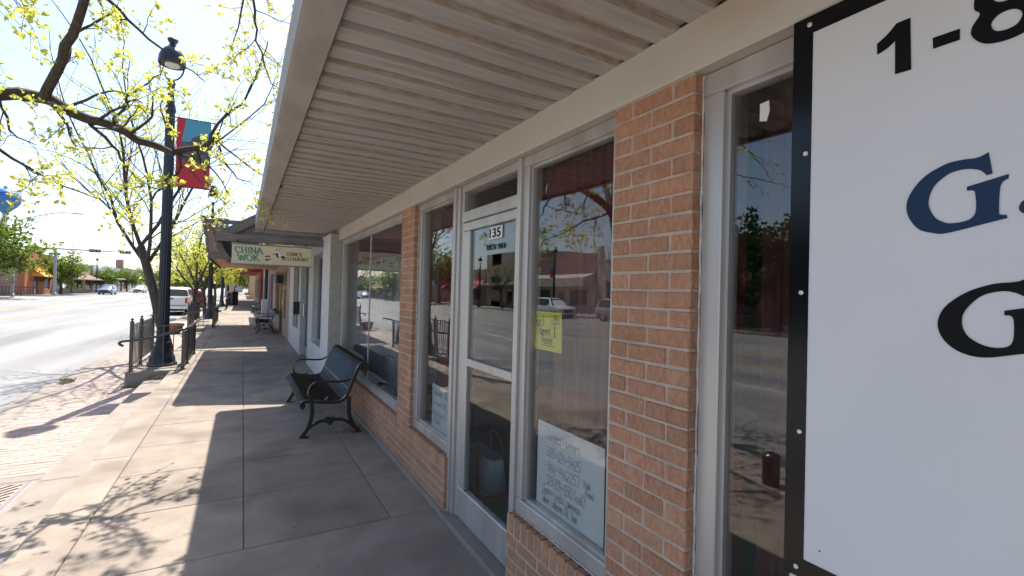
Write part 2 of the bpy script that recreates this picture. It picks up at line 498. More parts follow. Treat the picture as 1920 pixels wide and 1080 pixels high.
def text_mesh(txt, size, m, name='lettering', shear=0.0, offset=0.0, spacing=1.0, extrude=0.001, width=None):
    cu = bpy.data.curves.new('tmp_text', 'FONT')
    cu.body = txt; cu.size = size; cu.shear = shear; cu.offset = offset; cu.space_character = spacing
    cu.extrude = extrude; cu.resolution_u = 4
    o = bpy.data.objects.new('tmp_text', cu)
    COL.objects.link(o)
    dg = bpy.context.evaluated_depsgraph_get()
    me = bpy.data.meshes.new_from_object(o.evaluated_get(dg))
    bpy.data.objects.remove(o); bpy.data.curves.remove(cu)
    me.name = name
    me.materials.clear(); me.materials.append(m)
    xs = [v.co.x for v in me.vertices]; ys = [v.co.y for v in me.vertices]
    x0, x1, y0 = min(xs), max(xs), min(ys)
    k = (width / (x1 - x0)) if width else 1.0
    for v in me.vertices:
        v.co.x = (v.co.x - x0) * k; v.co.y -= y0
    return me

def place_flat(o, origin, ux, uy):
    """lay an xy-plane mesh on the plane spanned by ux, uy"""
    ux = Vector(ux).normalized(); uy = Vector(uy).normalized(); uz = ux.cross(uy)
    o.matrix_local = Matrix(((ux.x, uy.x, uz.x, origin[0]), (ux.y, uy.y, uz.y, origin[1]), (ux.z, uy.z, uz.z, origin[2]), (0, 0, 0, 1)))

def outline_mesh(loops, m, name, extrude=0.0008, k=1):
    """filled flat letter from outlines (first is outer, rest are holes)"""
    cu = bpy.data.curves.new('tmp_outline', 'CURVE')
    cu.dimensions = '2D'; cu.fill_mode = 'BOTH'; cu.extrude = extrude
    for lp in loops:
        sp = cu.splines.new('POLY'); sp.points.add(len(lp) - 1); sp.use_cyclic_u = True
        for q, p in zip(sp.points, lp): q.co = (p[0], p[1], 0, 1)
    o = bpy.data.objects.new('tmp_outline', cu); COL.objects.link(o)
    dg = bpy.context.evaluated_depsgraph_get()
    me = bpy.data.meshes.new_from_object(o.evaluated_get(dg))
    bpy.data.objects.remove(o); bpy.data.curves.remove(cu)
    me.name = name; me.materials.clear(); me.materials.append(m)
    return me

def closed_smooth(pts, k=4):
    """pts: (x, y, corner?)  smooth between, keep corners"""
    n = len(pts); out = []
    for i in range(n):
        p0, p1, p2, p3 = pts[i - 1], pts[i], pts[(i + 1) % n], pts[(i + 2) % n]
        c1 = len(p1) > 2; c2 = len(p2) > 2
        a = Vector(p0[:2]) if not c1 else Vector(p1[:2])
        d = Vector(p3[:2]) if not c2 else Vector(p2[:2])
        b = Vector(p1[:2]); c = Vector(p2[:2])
        if c1 and c2:
            out.append(b); continue
        for j in range(k):
            t = j / k
            out.append(0.5 * ((2 * b) + (c - a) * t + (2 * a - 5 * b + 4 * c - d) * t * t + (3 * b - a - 3 * c + d) * t ** 3))
    return [(p.x, p.y) for p in out]

# hand-lettering: single strokes on a unit grid (capital height 1)
PEN = {
 'A': '0,0 .3,1 .62,0|.12,.38 .5,.38', 'C': '.6,.82 .35,1 .08,.7 .08,.3 .35,0 .62,.18', 'N': '.05,0 .05,1 .55,0 .55,1', 'G': '.6,.85 .35,1 .06,.6 .15,.1 .45,0 .6,.2 .6,.45 .35,.45',
 'L': '.08,1 .05,.05 .55,.02', 'S': '.55,.85 .3,1 .08,.75 .3,.52 .52,.3 .3,0 .05,.15', 'W': '0,1 .18,0 .36,.7 .54,0 .72,1', 'Y': '0,1 .28,.5|.58,1 .2,-.05', 'P': '.08,0 .08,1|.08,.95 .5,.95 .52,.55 .08,.5',
 'T': '0,1 .6,1|.3,1 .3,0', 'I': '.05,.97 .5,1|.28,1 .28,0|.08,0 .5,.03', 'D': '.08,0 .08,1 .45,.85 .5,.3 .08,0',
 'a': '.42,.5 .2,.58 .05,.28 .2,0 .4,.2 .43,.55 .46,0', 'b': '.05,1 .06,0|.06,.35 .3,.55 .42,.25 .25,0 .06,.1', 'c': '.4,.48 .2,.56 .05,.28 .2,0 .42,.1', 'd': '.4,.5 .18,.5 .06,.2 .22,0 .4,.2|.42,1 .44,0',
 'e': '.06,.28 .4,.32 .25,.56 .06,.3 .2,0 .44,.1', 'f': '.4,.9 .25,1 .18,.7 .18,-.1|.03,.55 .38,.55', 'h': '.05,1 .05,0|.05,.35 .25,.55 .38,.35 .4,0', 'i': '.08,.55 .1,0|.1,.8 .12,.84', 'k': '.05,1 .05,0|.38,.55 .06,.25 .4,0',
 'l': '.08,1 .08,.1 .16,0', 'm': '.04,.55 .05,0|.05,.35 .2,.55 .28,.3 .28,0|.28,.35 .44,.55 .52,.3 .54,0', 'n': '.05,.55 .05,0|.05,.35 .25,.55 .38,.35 .4,0', 'o': '.22,.55 .05,.3 .2,0 .4,.25 .22,.55',
 'p': '.05,.55 .05,-.4|.06,.35 .28,.55 .42,.28 .25,0 .06,.1', 'r': '.05,.55 .06,0|.06,.3 .2,.53 .36,.5', 's': '.36,.5 .18,.56 .08,.42 .3,.2 .25,.02 .05,.06', 't': '.18,.9 .18,.08 .32,0|.02,.58 .36,.58', 'u': '.05,.55 .08,.1 .25,.02 .38,.25 .4,.55|.4,.4 .43,0',
 'w': '.02,.55 .14,.02 .28,.45 .4,.02 .54,.55', 'y': '.05,.55 .2,.15|.42,.55 .12,-.4', 'x': '.02,.55 .4,0|.4,.55 .02,0',
 '0': '.28,1 .06,.6 .14,.1 .34,0 .5,.4 .45,.85 .28,1', '1': '.2,1 .18,0', '2': '.06,.8 .28,1 .46,.75 .3,.4 .04,.02 .52,.05', '3': '.06,.9 .32,1 .46,.78 .2,.53 .48,.32 .3,0 .04,.1', '4': '.1,1 .06,.45 .5,.48|.4,.95 .36,0',
 '5': '.5,1 .14,.98 .1,.58 .36,.6 .48,.3 .28,0 .04,.08', '6': '.42,.98 .14,.6 .08,.2 .28,0 .46,.22 .3,.45 .1,.3', '7': '.04,.95 .5,1 .2,0', '8': '.42,.85 .24,1 .08,.78 .42,.3 .26,0 .06,.24 .44,.78', '9': '.44,.7 .2,.55 .1,.8 .3,1 .45,.8 .42,0',
 '-': '.06,.45 .34,.47', '(': '.3,1.15 .08,.6 .28,-.15', ')': '.06,1.15 .28,.6 .05,-.15', '&': '.2,.1 .2,.7|.02,.4 .4,.42', '!': '.15,1 .1,.3|.08,.06 .1,.02', '$': '.45,.85 .2,.9 .1,.65 .42,.35 .3,.05 .05,.15|.26,1.1 .24,-.1',
}
def pen_text(mb, txt, x, y, s, w, rnd, slope=0.0, dense=1.0):
    """write strokes as flat ribbons in the xy plane"""
    for ch in txt:
        if ch == ' ':
            x += 0.45 * s * dense; continue
        g = PEN.get(ch)
        adv = 0.5
        if g:
            jit = rnd.uniform(-.03, .03)
            for st in g.split('|'):
                p = [tuple(float(v) for v in q.split(',')) for q in st.split()]
                adv = max(adv, max(q[0] for q in p) + .16) if len(p) > 1 else adv
                pts = smooth_path([(q[0] * s, (q[1] + jit) * s, 0) for q in p], 3)
                for a, b in zip(pts, pts[1:]):
                    d = (b - a)
                    if d.length < 1e-6: continue
                    nrm = Vector((-d.y, d.x, 0)).normalized() * (w / 2)
                    e = d.normalized() * (w * .3)
                    o = Vector((x, y, 0))
                    mb.quad(o + a - e - nrm, o + b + e - nrm, o + b + e + nrm, o + a - e + nrm)
            adv = max(max(float(q.split(',')[0]) for st in g.split('|') for q in st.split()) + .16, .3)
        x += adv * s * dense; y += slope * adv * s
    return x

rnd = random.Random(7)

# ================================================================== the setting
WALL_X = 1.318
STEP = -0.13       # middle tread
LOW = -0.26        # brick strip level
ROAD = -0.40

g = MB(); g.quad((-900, -300, -0.46), (900, -300, -0.46), (900, 1500, -0.46), (-900, 1500, -0.46))
struct('ground', g, M_dirt)
road = MB()
road.quad((-23.0, -120, ROAD), (-3.1, -120, ROAD), (-3.1, 900, ROAD), (-23.0, 900, ROAD))
road = struct('road', road, M_asph)
cs = MB(); cs.quad((-200, 76, ROAD), (-23.0, 76, ROAD), (-23.0, 87.5, ROAD), (-200, 87.5, ROAD))
struct('side_road', cs, M_asph)
for x in (-11.3, -11.05, -14.7, -14.45):
    b = MB(); b.quad((x - .055, -60, ROAD + .004), (x + .055, -60, ROAD + .004), (x + .055, 74, ROAD + .004), (x - .055, 74, ROAD + .004))
    b.quad((x - .055, 90, ROAD + .004), (x + .055, 90, ROAD + .004), (x + .055, 400, ROAD + .004), (x - .055, 400, ROAD + .004))
    obj('lane_line', b, M_paint_y, road)
for x in (-7.6, -18.2):
    for i in range(16):
        y = -6 + i * 12
        b = MB(); b.quad((x - .055, y, ROAD + .004), (x + .055, y, ROAD + .004), (x + .055, y + 3, ROAD + .004), (x - .055, y + 3, ROAD + .004))
        obj('lane_dash', b, M_paint_w, road)

# near pavement: bed with dark joints, slabs laid on it
bed = MB(); bed.box(-1.168, 1.36, -8, 32, -0.42, -0.012)
side = struct('pavement', bed, M_conc_dark)
J = 0.0055
def slab(x0, x1, y0, y1, z0=-0.05, z1=0.0, name='slab', m=M_conc, par=None, c=0.005):
    dz = rnd.uniform(-.0012, .0012)
    return obj(name, MB().cbox(x0 + J / 2, x1 - J / 2, y0 + J / 2, y1 - J / 2, z0, z1 + dz, c), m, par or side)
rows = [-8, -5.2, -3.5, -1.75, 0.0, 1.68, 3.403]
for a, b_ in zip(rows, rows[1:]):
    slab(-0.875, 1.36, a, b_)
y = 3.403
while y < 31.5:
    for xa, xb in ((-0.875, 0.052), (0.052, 0.982), (0.982, 1.36)):
        slab(xa, xb, y, y + .858)
    y += .858
# top step strip, middle tread, brick strip and kerb
y = -8.0
while y < 31.5:
    slab(-1.17, -0.875, y, y + 3.43, z0=-0.13, name='step_slab')
    y += 3.43
tread = MB(); tread.box(-1.53, -1.165, -8, 32, -0.42, STEP - .012)
tread = struct('step_tread', tread, M_kerb)
y = -8.0
while y < 31.5:
    slab(-1.53, -1.172, y, y + 3.43, z0=-0.26, z1=STEP, name='tread_slab', m=M_kerb, par=tread)
    y += 3.43
far = MB(); far.box(-1.17, 1.36, 32, 260, -0.42, -0.002)
struct('far_pavement', far, M_conc)
fart = MB(); fart.box(-1.53, -1.17, 32, 260, -0.42, STEP)
struct('far_step', fart, M_kerb)
strip = MB(); strip.box(-2.66, -1.53, -8, 260, -0.42, LOW - .005)
strip = struct('brick_strip', strip, M_paver_far)
kb = MB()
y = -8.0
kerb = MB(); kerb.box(-3.08, -2.66, -8, 260, -0.45, LOW - 0.015)
kerb = struct('kerb', kerb, M_kerb)
while y < 45:
    slab(-3.1, -2.66, y, y + 3.05, z0=-0.44, z1=LOW, name='kerb_stone', m=M_kerb, par=kerb, c=0.012)
    y += 3.05
kf = MB(); kf.box(-3.1, -2.66, y, 260, -0.44, LOW - .002)
obj('far_kerb', kf, M_kerb, kerb)
# pavers: single bricks near the camera, joined beyond
pv = []
for k in range(4):
    q = MB().cbox(-.0978, .0978, -.0482, .0482, -.05, 0.0, .004)
    q.v = [(a + rnd.uniform(-.0012, .0012), b + rnd.uniform(-.0012, .0012), c + (rnd.uniform(-.0015, .0015) if c > -.01 else 0)) for a, b, c in q.v]
    pv.append(q.mesh('paver', M_paver))
n_p = 0
far_p = MB()
yy = 6.42; r_i = 0
while yy < 20.0:
    xx = -2.66 + (0.1 if r_i % 2 else 0.2) - .1
    while xx < -1.53 - .05:
        if n_p < 290:
            o = bpy.data.objects.new('paver', pv[rnd.randrange(4)]); COL.objects.link(o); o.parent = strip
            o.location = (xx, yy, LOW + rnd.uniform(-.002, .002)); n_p += 1
        else:
            far_p.box(xx - .0978, xx + .0978, yy - .0482, yy + .0482, LOW - .05, LOW + rnd.uniform(-.002, .002))
        xx += .2
    yy += .1; r_i += 1
fp = obj('paver_field', far_p, M_paver, strip, fix=False); fp['kind'] = 'stuff'
# concrete surround of the tree grate
for (a, b_, c, d) in ((-2.66, -1.53, 6.2, 6.37), (-2.66, -1.53, 4.45, 4.6), (-1.68, -1.53, 4.6, 6.2)):
    slab(a, b_, c, d, z0=-.3, z1=LOW, name='edging', m=M_kerb, par=strip)
yy = 3.0
fp2 = MB()
r_i = 0
yy = -7.9
while yy < 4.4:
    xx = -2.66 + (0.1 if r_i % 2 else 0.0) + .1
    while xx < -1.58:
        fp2.box(xx - .0978, xx + .0978, yy - .0482, yy + .0482, LOW - .05, LOW + rnd.uniform(-.002, .002)); xx += .2
    yy += .1; r_i += 1
o = obj('paver_field', fp2, M_paver, strip, fix=False); o['kind'] = 'stuff'

# opposite pavement
op = MB(); op.box(-28.2, -23.0, -120, 76, -0.45, LOW); op.box(-28.2, -23.0, 87.5, 700, -0.45, LOW)
struct('opposite_pavement', op, M_kerb)

# ================================================================== our building
B = thing('brick_storefront', 'long tan brick storefront with aluminium windows and a corrugated steel canopy', 'building', (WALL_X, 4, 0))
FX = WALL_X + 0.042       # face of the aluminium frames
GX = WALL_X + 0.085       # glass
HEAD = 2.42
bm_list = []
def brick_meshes(l, h, d=0.09):
    out = []
    for k in range(3):
        q = MB().cbox(0, d, 0, l, 0, h, .004)
        q.v = [(a + rnd.uniform(-.0015, .0015), b + rnd.uniform(-.0015, .0015), c + rnd.uniform(-.0012, .0012)) for a, b, c in q.v]
        out.append(q.mesh('brick', M_brick))
    return out
COURSE = 0.0677; BH = 0.0577; JM = 0.010
BM = {}
def put_brick(par, y0, y1, z0, z1):
    key = (round(y1 - y0, 3), round(z1 - z0, 3))
    if key not in BM: BM[key] = brick_meshes(*key)
    o = bpy.data.objects.new('brick', rnd.choice(BM[key])); COL.objects.link(o); o.parent = par
    o.location = (WALL_X + rnd.uniform(-.0015, .0015), y0, z0)
def brick_pillar(y0, y1, ztop):
    core = MB().box(WALL_X + .004, WALL_X + .3, y0 + .004, y1 - .004, 0.0, ztop)
    p = obj('brick_pillar', core, M_mortar, B)
    w = y1 - y0; bl = (w - JM) / 2; hb = (w - 2 * JM - bl) / 2
    z = 0.055; r = 0
    while z + .02 < ztop:
        z1 = min(z + BH, ztop - .002)
        if r % 2: segs = [(y0, y0 + bl), (y0 + bl + JM, y1)]
        else: segs = [(y0, y0 + hb), (y0 + hb + JM, y1 - hb - JM), (y1 - hb, y1)]
        for a, b in segs: put_brick(p, round(a, 4), round(b, 4), z, z1)
        z += COURSE; r += 1
    return p
brick_pillar(1.089, 1.484, HEAD)
brick_pillar(4.10, 4.49, HEAD)
brick_pillar(-2.6, -2.2, HEAD)
def brick_base(y0, y1, ztop=0.433):
    core = MB().box(WALL_X + .004, WALL_X + .12, y0 + .004, y1 - .004, 0.0, ztop - .012)
    p = obj('brick_base', core, M_mortar, B)
    z = 0.055; r = 0
    while z + BH < ztop - .1:
        y = y0; first = True
        while y < y1 - .02:
            L = .194 if not (first and r % 2) else .092
            e = min(y + L, y1)
            if e - y > .03: put_brick(p, round(y, 4), round(e, 4), z, z + BH)
            y = e + JM; first = False
        z += COURSE; r += 1
    y = y0
    while y < y1 - .03:
        e = min(y + .0577, y1)
        put_brick(p, round(y, 4), round(e, 4), z, ztop - .002)
        y = e + JM
    return p
brick_base(1.4875, 2.31)
brick_base(3.24, 4.0978)
brick_base(4.4935, 7.87)
obj('base_curb', MB().cbox(WALL_X - .022, WALL_X + .1, 3.25, 7.9, 0.0, .05, .006), M_kerb, B)
obj('base_curb', MB().cbox(WALL_X - .022, WALL_X + .1, -6, 2.30, 0.0, .05, .006), M_kerb, B)
obj('door_sill', MB().cbox(WALL_X - .03, WALL_X + .4, 2.3035, 3.2465, 0.0, .042, .006), M_kerb, B)

# header beam with its joint
hb = obj('header_beam', MB().cbox(WALL_X - .012, WALL_X + .16, -6, 3.41, HEAD, 2.60, .006), M_beam, B)
obj('header_beam', MB().cbox(WALL_X - .012, WALL_X + .16, 3.414, 8.62, HEAD, 2.60, .006), M_beam, B)
M_upper = brick_tex_mat('upper_brickwork', (0.46, 0.245, 0.148), (0.38, 0.19, 0.11), (0.46, 0.36, 0.28))
obj('upper_wall', MB().box(WALL_X + .02, WALL_X + .3, -6, 8.62, 2.602, 5.2), M_upper, B)

def window(y0, y1, z0, z1, curtain=None, bars=(), fr=0.055, name='window', curtain_gap=.14, glass_x=GX, folds=1.0, cz1=None):
    w = obj(name, MB().cbox(FX, FX + .10, y0, y1, z0, z0 + fr + .02, .004), M_alu, B)       # sill rail
    obj('frame', MB().cbox(FX, FX + .10, y0, y1, z1 - fr, z1, .004), M_alu, w)
    obj('frame', MB().cbox(FX + .002, FX + .098, y0, y0 + fr, z0 + fr + .02, z1 - fr, .004), M_alu, w)
    obj('frame', MB().cbox(FX + .002, FX + .098, y1 - fr, y1, z0 + fr + .02, z1 - fr, .004), M_alu, w)
    # inner glazing bead
    a, b, c, d = y0 + fr, y1 - fr, z0 + fr + .02, z1 - fr
    bead = MB()
    for (p, q, r_, s) in ((a, b, c, c + .014), (a, b, d - .014, d), (a, a + .014, c + .014, d - .014), (b - .014, b, c + .014, d - .014)):
        bead.box(glass_x - .018, glass_x + .018, p, q, r_, s)
    obj('glazing_bead', bead, M_alu, w)
    edges = [a + .002] + list(bars) + [b - .002]
    for e0, e1 in zip(edges, edges[1:]):
        obj('pane', MB().box(glass_x - .003, glass_x + .003, e0 + (.003 if e0 in bars else 0), e1 - (.003 if e1 in bars else 0), c + .002, d - .002), M_glass, w)
    for e in bars:
        obj('joint_strip', MB().cbox(glass_x - .01, glass_x + .01, e - .008, e + .008, c + .014, d - .014, .002), M_caulk, w)
    return w

def curtain(y0, y1, z0, z1, m, label, x=GX + .16, amp=.022, per=.085, seed=1):
    r = random.Random(seed); mb = MB(); n = int((y1 - y0) / .012); ph = 0; cols = []
    for i in range(n + 1):
        y = y0 + (y1 - y0) * i / n
        ph += (.012 / per) * 2 * math.pi * r.uniform(.6, 1.4)
        cols.append((x + amp * math.sin(ph) + .01 * math.sin(y * 7), y))
    for (xa, ya), (xb, yb) in zip(cols, cols[1:]):
        mb.quad((xa, ya, z0), (xb, yb, z0), (xb * 1.0 + .004, yb, z1), (xa + .004, ya, z1))
    o = obj('curtain', mb, m, None, smooth=False)
    o.data.polygons.foreach_set('use_smooth', [True] * len(o.data.polygons))
    return tag(o, label, 'curtain')

SILL = 0.435; TOP = 2.417
w1 = window(-2.19, 1.085, SILL, TOP, fr=.075)
w2 = window(1.488, 2.285, SILL, TOP)
w3 = window(3.262, 4.096, SILL, TOP)
w4 = window(4.494, 7.86, SILL, TOP, bars=(6.1,))
# stepped jambs either side of the door, lines of shadow between
for (a, b, dx) in ((2.2865, 2.325, -.018), (2.3265, 2.352, .0), (3.135, 3.17, .012), (3.1715, 3.215, -.006), (3.2165, 3.2605, -.02)):
    obj('jamb', MB().cbox(FX + dx, FX + .11, a, b, 0.043, TOP, .003), M_alu, B)
# white caulk bead along brick
for (yb, z0, z1) in ((1.0855, SILL, TOP), (4.0975, SILL, TOP)):
    mb = MB(); pts = [(FX - .001 + rnd.uniform(-.001, .001), yb + rnd.uniform(-.001, .001), z0 + (z1 - z0) * i / 60) for i in range(61)]
    mb.tube(pts, [rnd.uniform(.003, .0055) for _ in pts], 5); obj('caulk_bead', mb, M_caulk, B)
mb = MB(); pts = [(FX - .004, 1.49 + (2.28 - 1.49) * i / 60, SILL + rnd.uniform(-.001, .002)) for i in range(61)]
mb.tube(pts, [rnd.uniform(.002, .0045) for _ in pts], 5); obj('caulk_bead', mb, M_caulk, B)

# door with transom
D0, D1 = 2.354, 3.133
dr = obj('door', MB().cbox(FX + .012, FX + .056, D0, D1, 0.05, 0.262, .004), M_alu, B)
obj('stile', MB().cbox(FX + .012, FX + .056, D0, D0 + .03, .264, 2.084, .004), M_alu, dr)
obj('stile', MB().cbox(FX + .012, FX + .056, D1 - .11, D1, .264, 2.084, .004), M_alu, dr)
obj('rail', MB().cbox(FX + .012, FX + .056, D0, D1, 2.086, 2.146, .004), M_alu, dr)
obj('rail', MB().cbox(FX + .008, FX + .056, D0 + .031, D1 - .111, 1.135, 1.19, .004), M_alu, dr)
obj('pane', MB().box(FX + .03, FX + .036, D0 + .031, D1 - .111, .266, 1.133), M_glass, dr)
obj('pane', MB().box(FX + .03, FX + .036, D0 + .031, D1 - .111, 1.192, 2.083), M_glass, dr)
tr = obj('transom', MB().cbox(FX, FX + .10, D0 - .002, D1 + .002, 2.150, 2.224, .004), M_alu, B)
obj('frame', MB().cbox(FX, FX + .10, D0 - .002, D1 + .002, 2.368, TOP, .004), M_alu, tr)
obj('pane', MB().box(GX - .003, GX + .003, D0 + .002, D1 - .002, 2.226, 2.366), M_glass, tr)

# interior shell
obj('interior_floor', MB().box(WALL_X + .13, 6.5, -6, 8.4, -.05, .044), M_carpet, B)
obj('interior_wall', MB().box(6.5, 6.7, -6, 8.4, 0, 2.9), M_room, B)
obj('interior_wall', MB().box(WALL_X + .3, 6.5, 8.4, 8.6, 0, 2.9), M_room, B)
obj('interior_wall', MB().box(WALL_X + .3, 6.5, -6.2, -6, 0, 2.9), M_room, B)
obj('interior_ceiling', MB().box(WALL_X + .3, 6.7, -6.2, 8.6, 2.7, 2.9), M_room, B)

curtain(1.50, 2.26, .52, 2.38, M_cur_rose, 'rosy sheer curtain behind the window with the yellow note', seed=3, per=.11)
curtain(3.30, 4.06, .52, 2.38, M_cur_red, 'dark red curtain in the narrow window beside the door', seed=4)
curtain(4.55, 7.82, .50, 2.38, M_cur_pale, 'pale grey curtain behind the wide window by the bench', seed=5, per=.12)
curtain(-2.1, 1.05, .5, 2.38, M_cur_wine, 'dark wine red curtain in the window beside the big sign', seed=6, x=GX + .22)
curtain(1.075, 1.10, .5, 1.95, M_cur_red, 'narrow red drape at the edge of the window beside the big sign', seed=8, per=.05)
curtain(1.52, 2.24, 2.0, 2.372, M_cur_red, 'red valance above the sheer curtain in the window with the yellow note', x=GX + .10, seed=9, per=.07)
curtain(4.55, 7.82, 2.05, 2.372, M_cur_red, 'long red valance across the top of the wide window by the bench', x=GX + .10, seed=10, per=.09)

# canopy: fascia box, ribbed steel deck, end trim
can = obj('canopy', MB().box(0.16, WALL_X + .02, -6, 8.60, 2.70, 2.76), M_roofdark, B)
CE = 8.64
obj('fascia', MB().prism([(0.145, 2.605), (0.160, 2.598), (0.262, 2.566), (0.268, 2.572), (0.268, 2.64), (0.175, 2.66), (0.175, 2.80), (0.145, 2.80)], -6, 3.9, 'y'), M_fascia, can)
obj('fascia', MB().prism([(0.145, 2.605), (0.160, 2.598), (0.262, 2.566), (0.268, 2.572), (0.268, 2.64), (0.175, 2.66), (0.175, 2.80), (0.145, 2.80)], 3.903, CE - .03, 'y'), M_fascia, can)
obj('end_trim', MB().cbox(0.145, WALL_X - .02, CE - .03, CE, 2.535, 2.80, .004), M_fascia, can)
deck = MB(); rust = MB()
y = -6.0
P_ = 0.1524
prof = []
while y < CE - .05:
    sag = 0.0
    # wide pan (stiffened with two shallow beads), then narrow raised rib
    for (dy, dz) in ((0, 0), (.028, 0), (.032, .003), (.038, .003), (.042, 0), (.062, 0), (.066, .003), (.072, .003), (.076, 0), (.098, 0), (.106, .021), (.144, .021)):
        prof.append((y + dy, 2.588 + dz))
    y += P_
X0, X1 = 0.2, WALL_X + .0
NX = 9
def dz_(i, x):
    return .0022 * math.sin(i * .61 + x * 4.1) + .0018 * math.sin(i * .23 - x * 7.3) + .0012 * math.sin(i * 1.9 + x * 2.2)
for q_, ((ya, za), (yb, zb)) in enumerate(zip(prof, prof[1:])):
    steep = abs(za - zb) > .01 or (za > 2.600 and zb > 2.600)
    t = rust if steep else deck
    for k_ in range(NX):
        xa_ = X0 + (X1 - X0) * k_ / NX; xb_ = X0 + (X1 - X0) * (k_ + 1) / NX
        ia, ib = q_ // 12, (q_ + 1) // 12
        t.quad((xa_, ya, za + dz_(ia, xa_)), (xb_, ya, za + dz_(ia, xb_)), (xb_, yb, zb + dz_(ib, xb_)), (xa_, yb, zb + dz_(ib, xa_)))
obj('corrugated_deck', deck, M_soffit, can, fix=False)
obj('rib_grooves', rust, M_rust, can, fix=False)
# a small ring bolt in the fascia lip
obj('ring_bolt', MB().tube([(0.27 + .022 * math.cos(a), 4.86 + .022 * math.sin(a), 2.585) for a in [i * math.pi / 6 for i in range(13)]], .004, 6), M_blackpaint, can)

# flaking pilaster at the end of the building, white street face
pil = obj('end_pilaster', MB().cbox(1.19, WALL_X + .3, 7.90, 8.62, 0.0, 2.53, .01), M_flake, B)
obj('pilaster_face', MB().cbox(1.182, 1.1895, 7.902, 8.62, 0.02, 2.53, .002), M_whitewall, pil)
obj('lower_panel', MB().cbox(WALL_X - .015, FX - .002, -2.1, .735, SILL, .915, .004), M_whitewall, B)

# ------------------------------------------------------------------ papers, numbers, stickers
PX = GX - .006
def paper(name, label, cat, y_left, y_right, z0, z1, m, x, skew=0.0):
    """flat sheet on the glass; y_left is the far edge as seen from the street"""
    mb = MB(); n = 10
    for i in range(n):
        for j in range(6):
            def P(a, b):
                u = a / n; v = b / 6
                return (x - .001 - .004 * (u * v) ** 2, y_left + (y_right - y_left) * u, z0 + (z1 - z0) * v + skew * u)
            mb.quad(P(i, j), P(i + 1, j), P(i + 1, j + 1), P(i, j + 1))
    o = obj(name, mb, m)
    return tag(o, label, cat)
def writing(par, lines, y_left, x, m, w, seed, name='handwriting'):
    r = random.Random(seed); mb = MB()
    for (txt, u, z, s, slope, dense) in lines:
        pen_text(mb, txt, u, z, s, w, r, slope, dense)
    o = obj(name, mb, m, par, fix=False)
    place_flat(o, (x - .0065, y_left, 0), (0, -1, 0), (0, 0, 1))
    return o
p1 = paper('paper_notice', 'large white handwritten contact notice in the window under the yellow note', 'notice', 2.165, 1.615, .525, .968, M_paper, GX + .02)
writing(p1, [('Contact Numbers', .09, .885, .052, 0, .62), ('325-624-5425', .095, .80, .05, 0, .75), ('1-866-4462257', .075, .727, .052, 0, .74), ('(toll', .405, .748, .032, 0, .8), ('free)', .42, .712, .03, 0, .8),
             ('325-204-0510 (cell)', .095, .655, .05, 0, .62), ('Glenn & Linda  Lawrence', .06, .60, .048, 0, .52), ('Sellers  Welcome  All  Year', .055, .55, .046, 0, .46)], 2.165, GX + .02, M_pencil, .0026, 2)
p2 = paper('yellow_note', 'bright yellow handwritten payment note taped inside the window beside the door', 'note', 2.243, 1.965, 1.348, 1.556, M_yellow, GX + .02)
writing(p2, [('April', .012, 1.478, .062, 0, .7), ('Payment', .06, 1.435, .045, 0, .62), ('Thanks!', .09, 1.385, .045, 0, .62), ('I', .205, 1.425, .05, 0, 1)], 2.243, GX + .02, M_marker, .0036, 3)
fl = MB()
def ring(mb, cx, cy, rx, ry, w, a0=0, a1=360, n=16):
    pts = [Vector((cx + rx * math.cos(R(a0 + (a1 - a0) * i / n)), cy + ry * math.sin(R(a0 + (a1 - a0) * i / n)), 0)) for i in range(n + 1)]
    for a, b in zip(pts, pts[1:]):
        d = b - a; nn = Vector((-d.y, d.x, 0)).normalized() * w / 2
        mb.quad(a - nn, b - nn, b + nn, a + nn)
ring(fl, .222, 1.508, .018, .016, .003)
for (ax, ay) in ((.196, 1.503), (.248, 1.508), (.222, 1.529)): ring(fl, ax, ay, .014, .012, .003)
ring(fl, .222, 1.507, .009, .007, .0025, 200, 340, 8)
for ax in (.217, .227): ring(fl, ax, 1.512, .0012, .0012, .002, 0, 360, 6)
fl.quad((.2205, 1.49, 0), (.2235, 1.49, 0), (.2235, 1.43, 0), (.2205, 1.43, 0)); fl.quad((.1, 1.376, 0), (.215, 1.372, 0), (.215, 1.3755, 0), (.1, 1.3795, 0))
o = obj('flower_doodle', fl, M_marker, p2, fix=False); place_flat(o, (GX + .0135, 2.243, 0), (0, -1, 0), (0, 0, 1))
p3 = paper('price_notice', 'white handwritten notice at the bottom of the narrow window left of the door', 'notice', 3.81, 3.30, .505, .872, M_paper, GX + .02)
writing(p3, [('Payment day   30th', .03, .79, .05, 0, .62), ('2  next week   $250', .03, .71, .045, 0, .62), ('or  Bob  Payment  $5', .02, .625, .045, 0, .58), ('Office  Date', .03, .56, .04, 0, .6)], 3.81, GX + .02, M_pencil, .0024, 4)
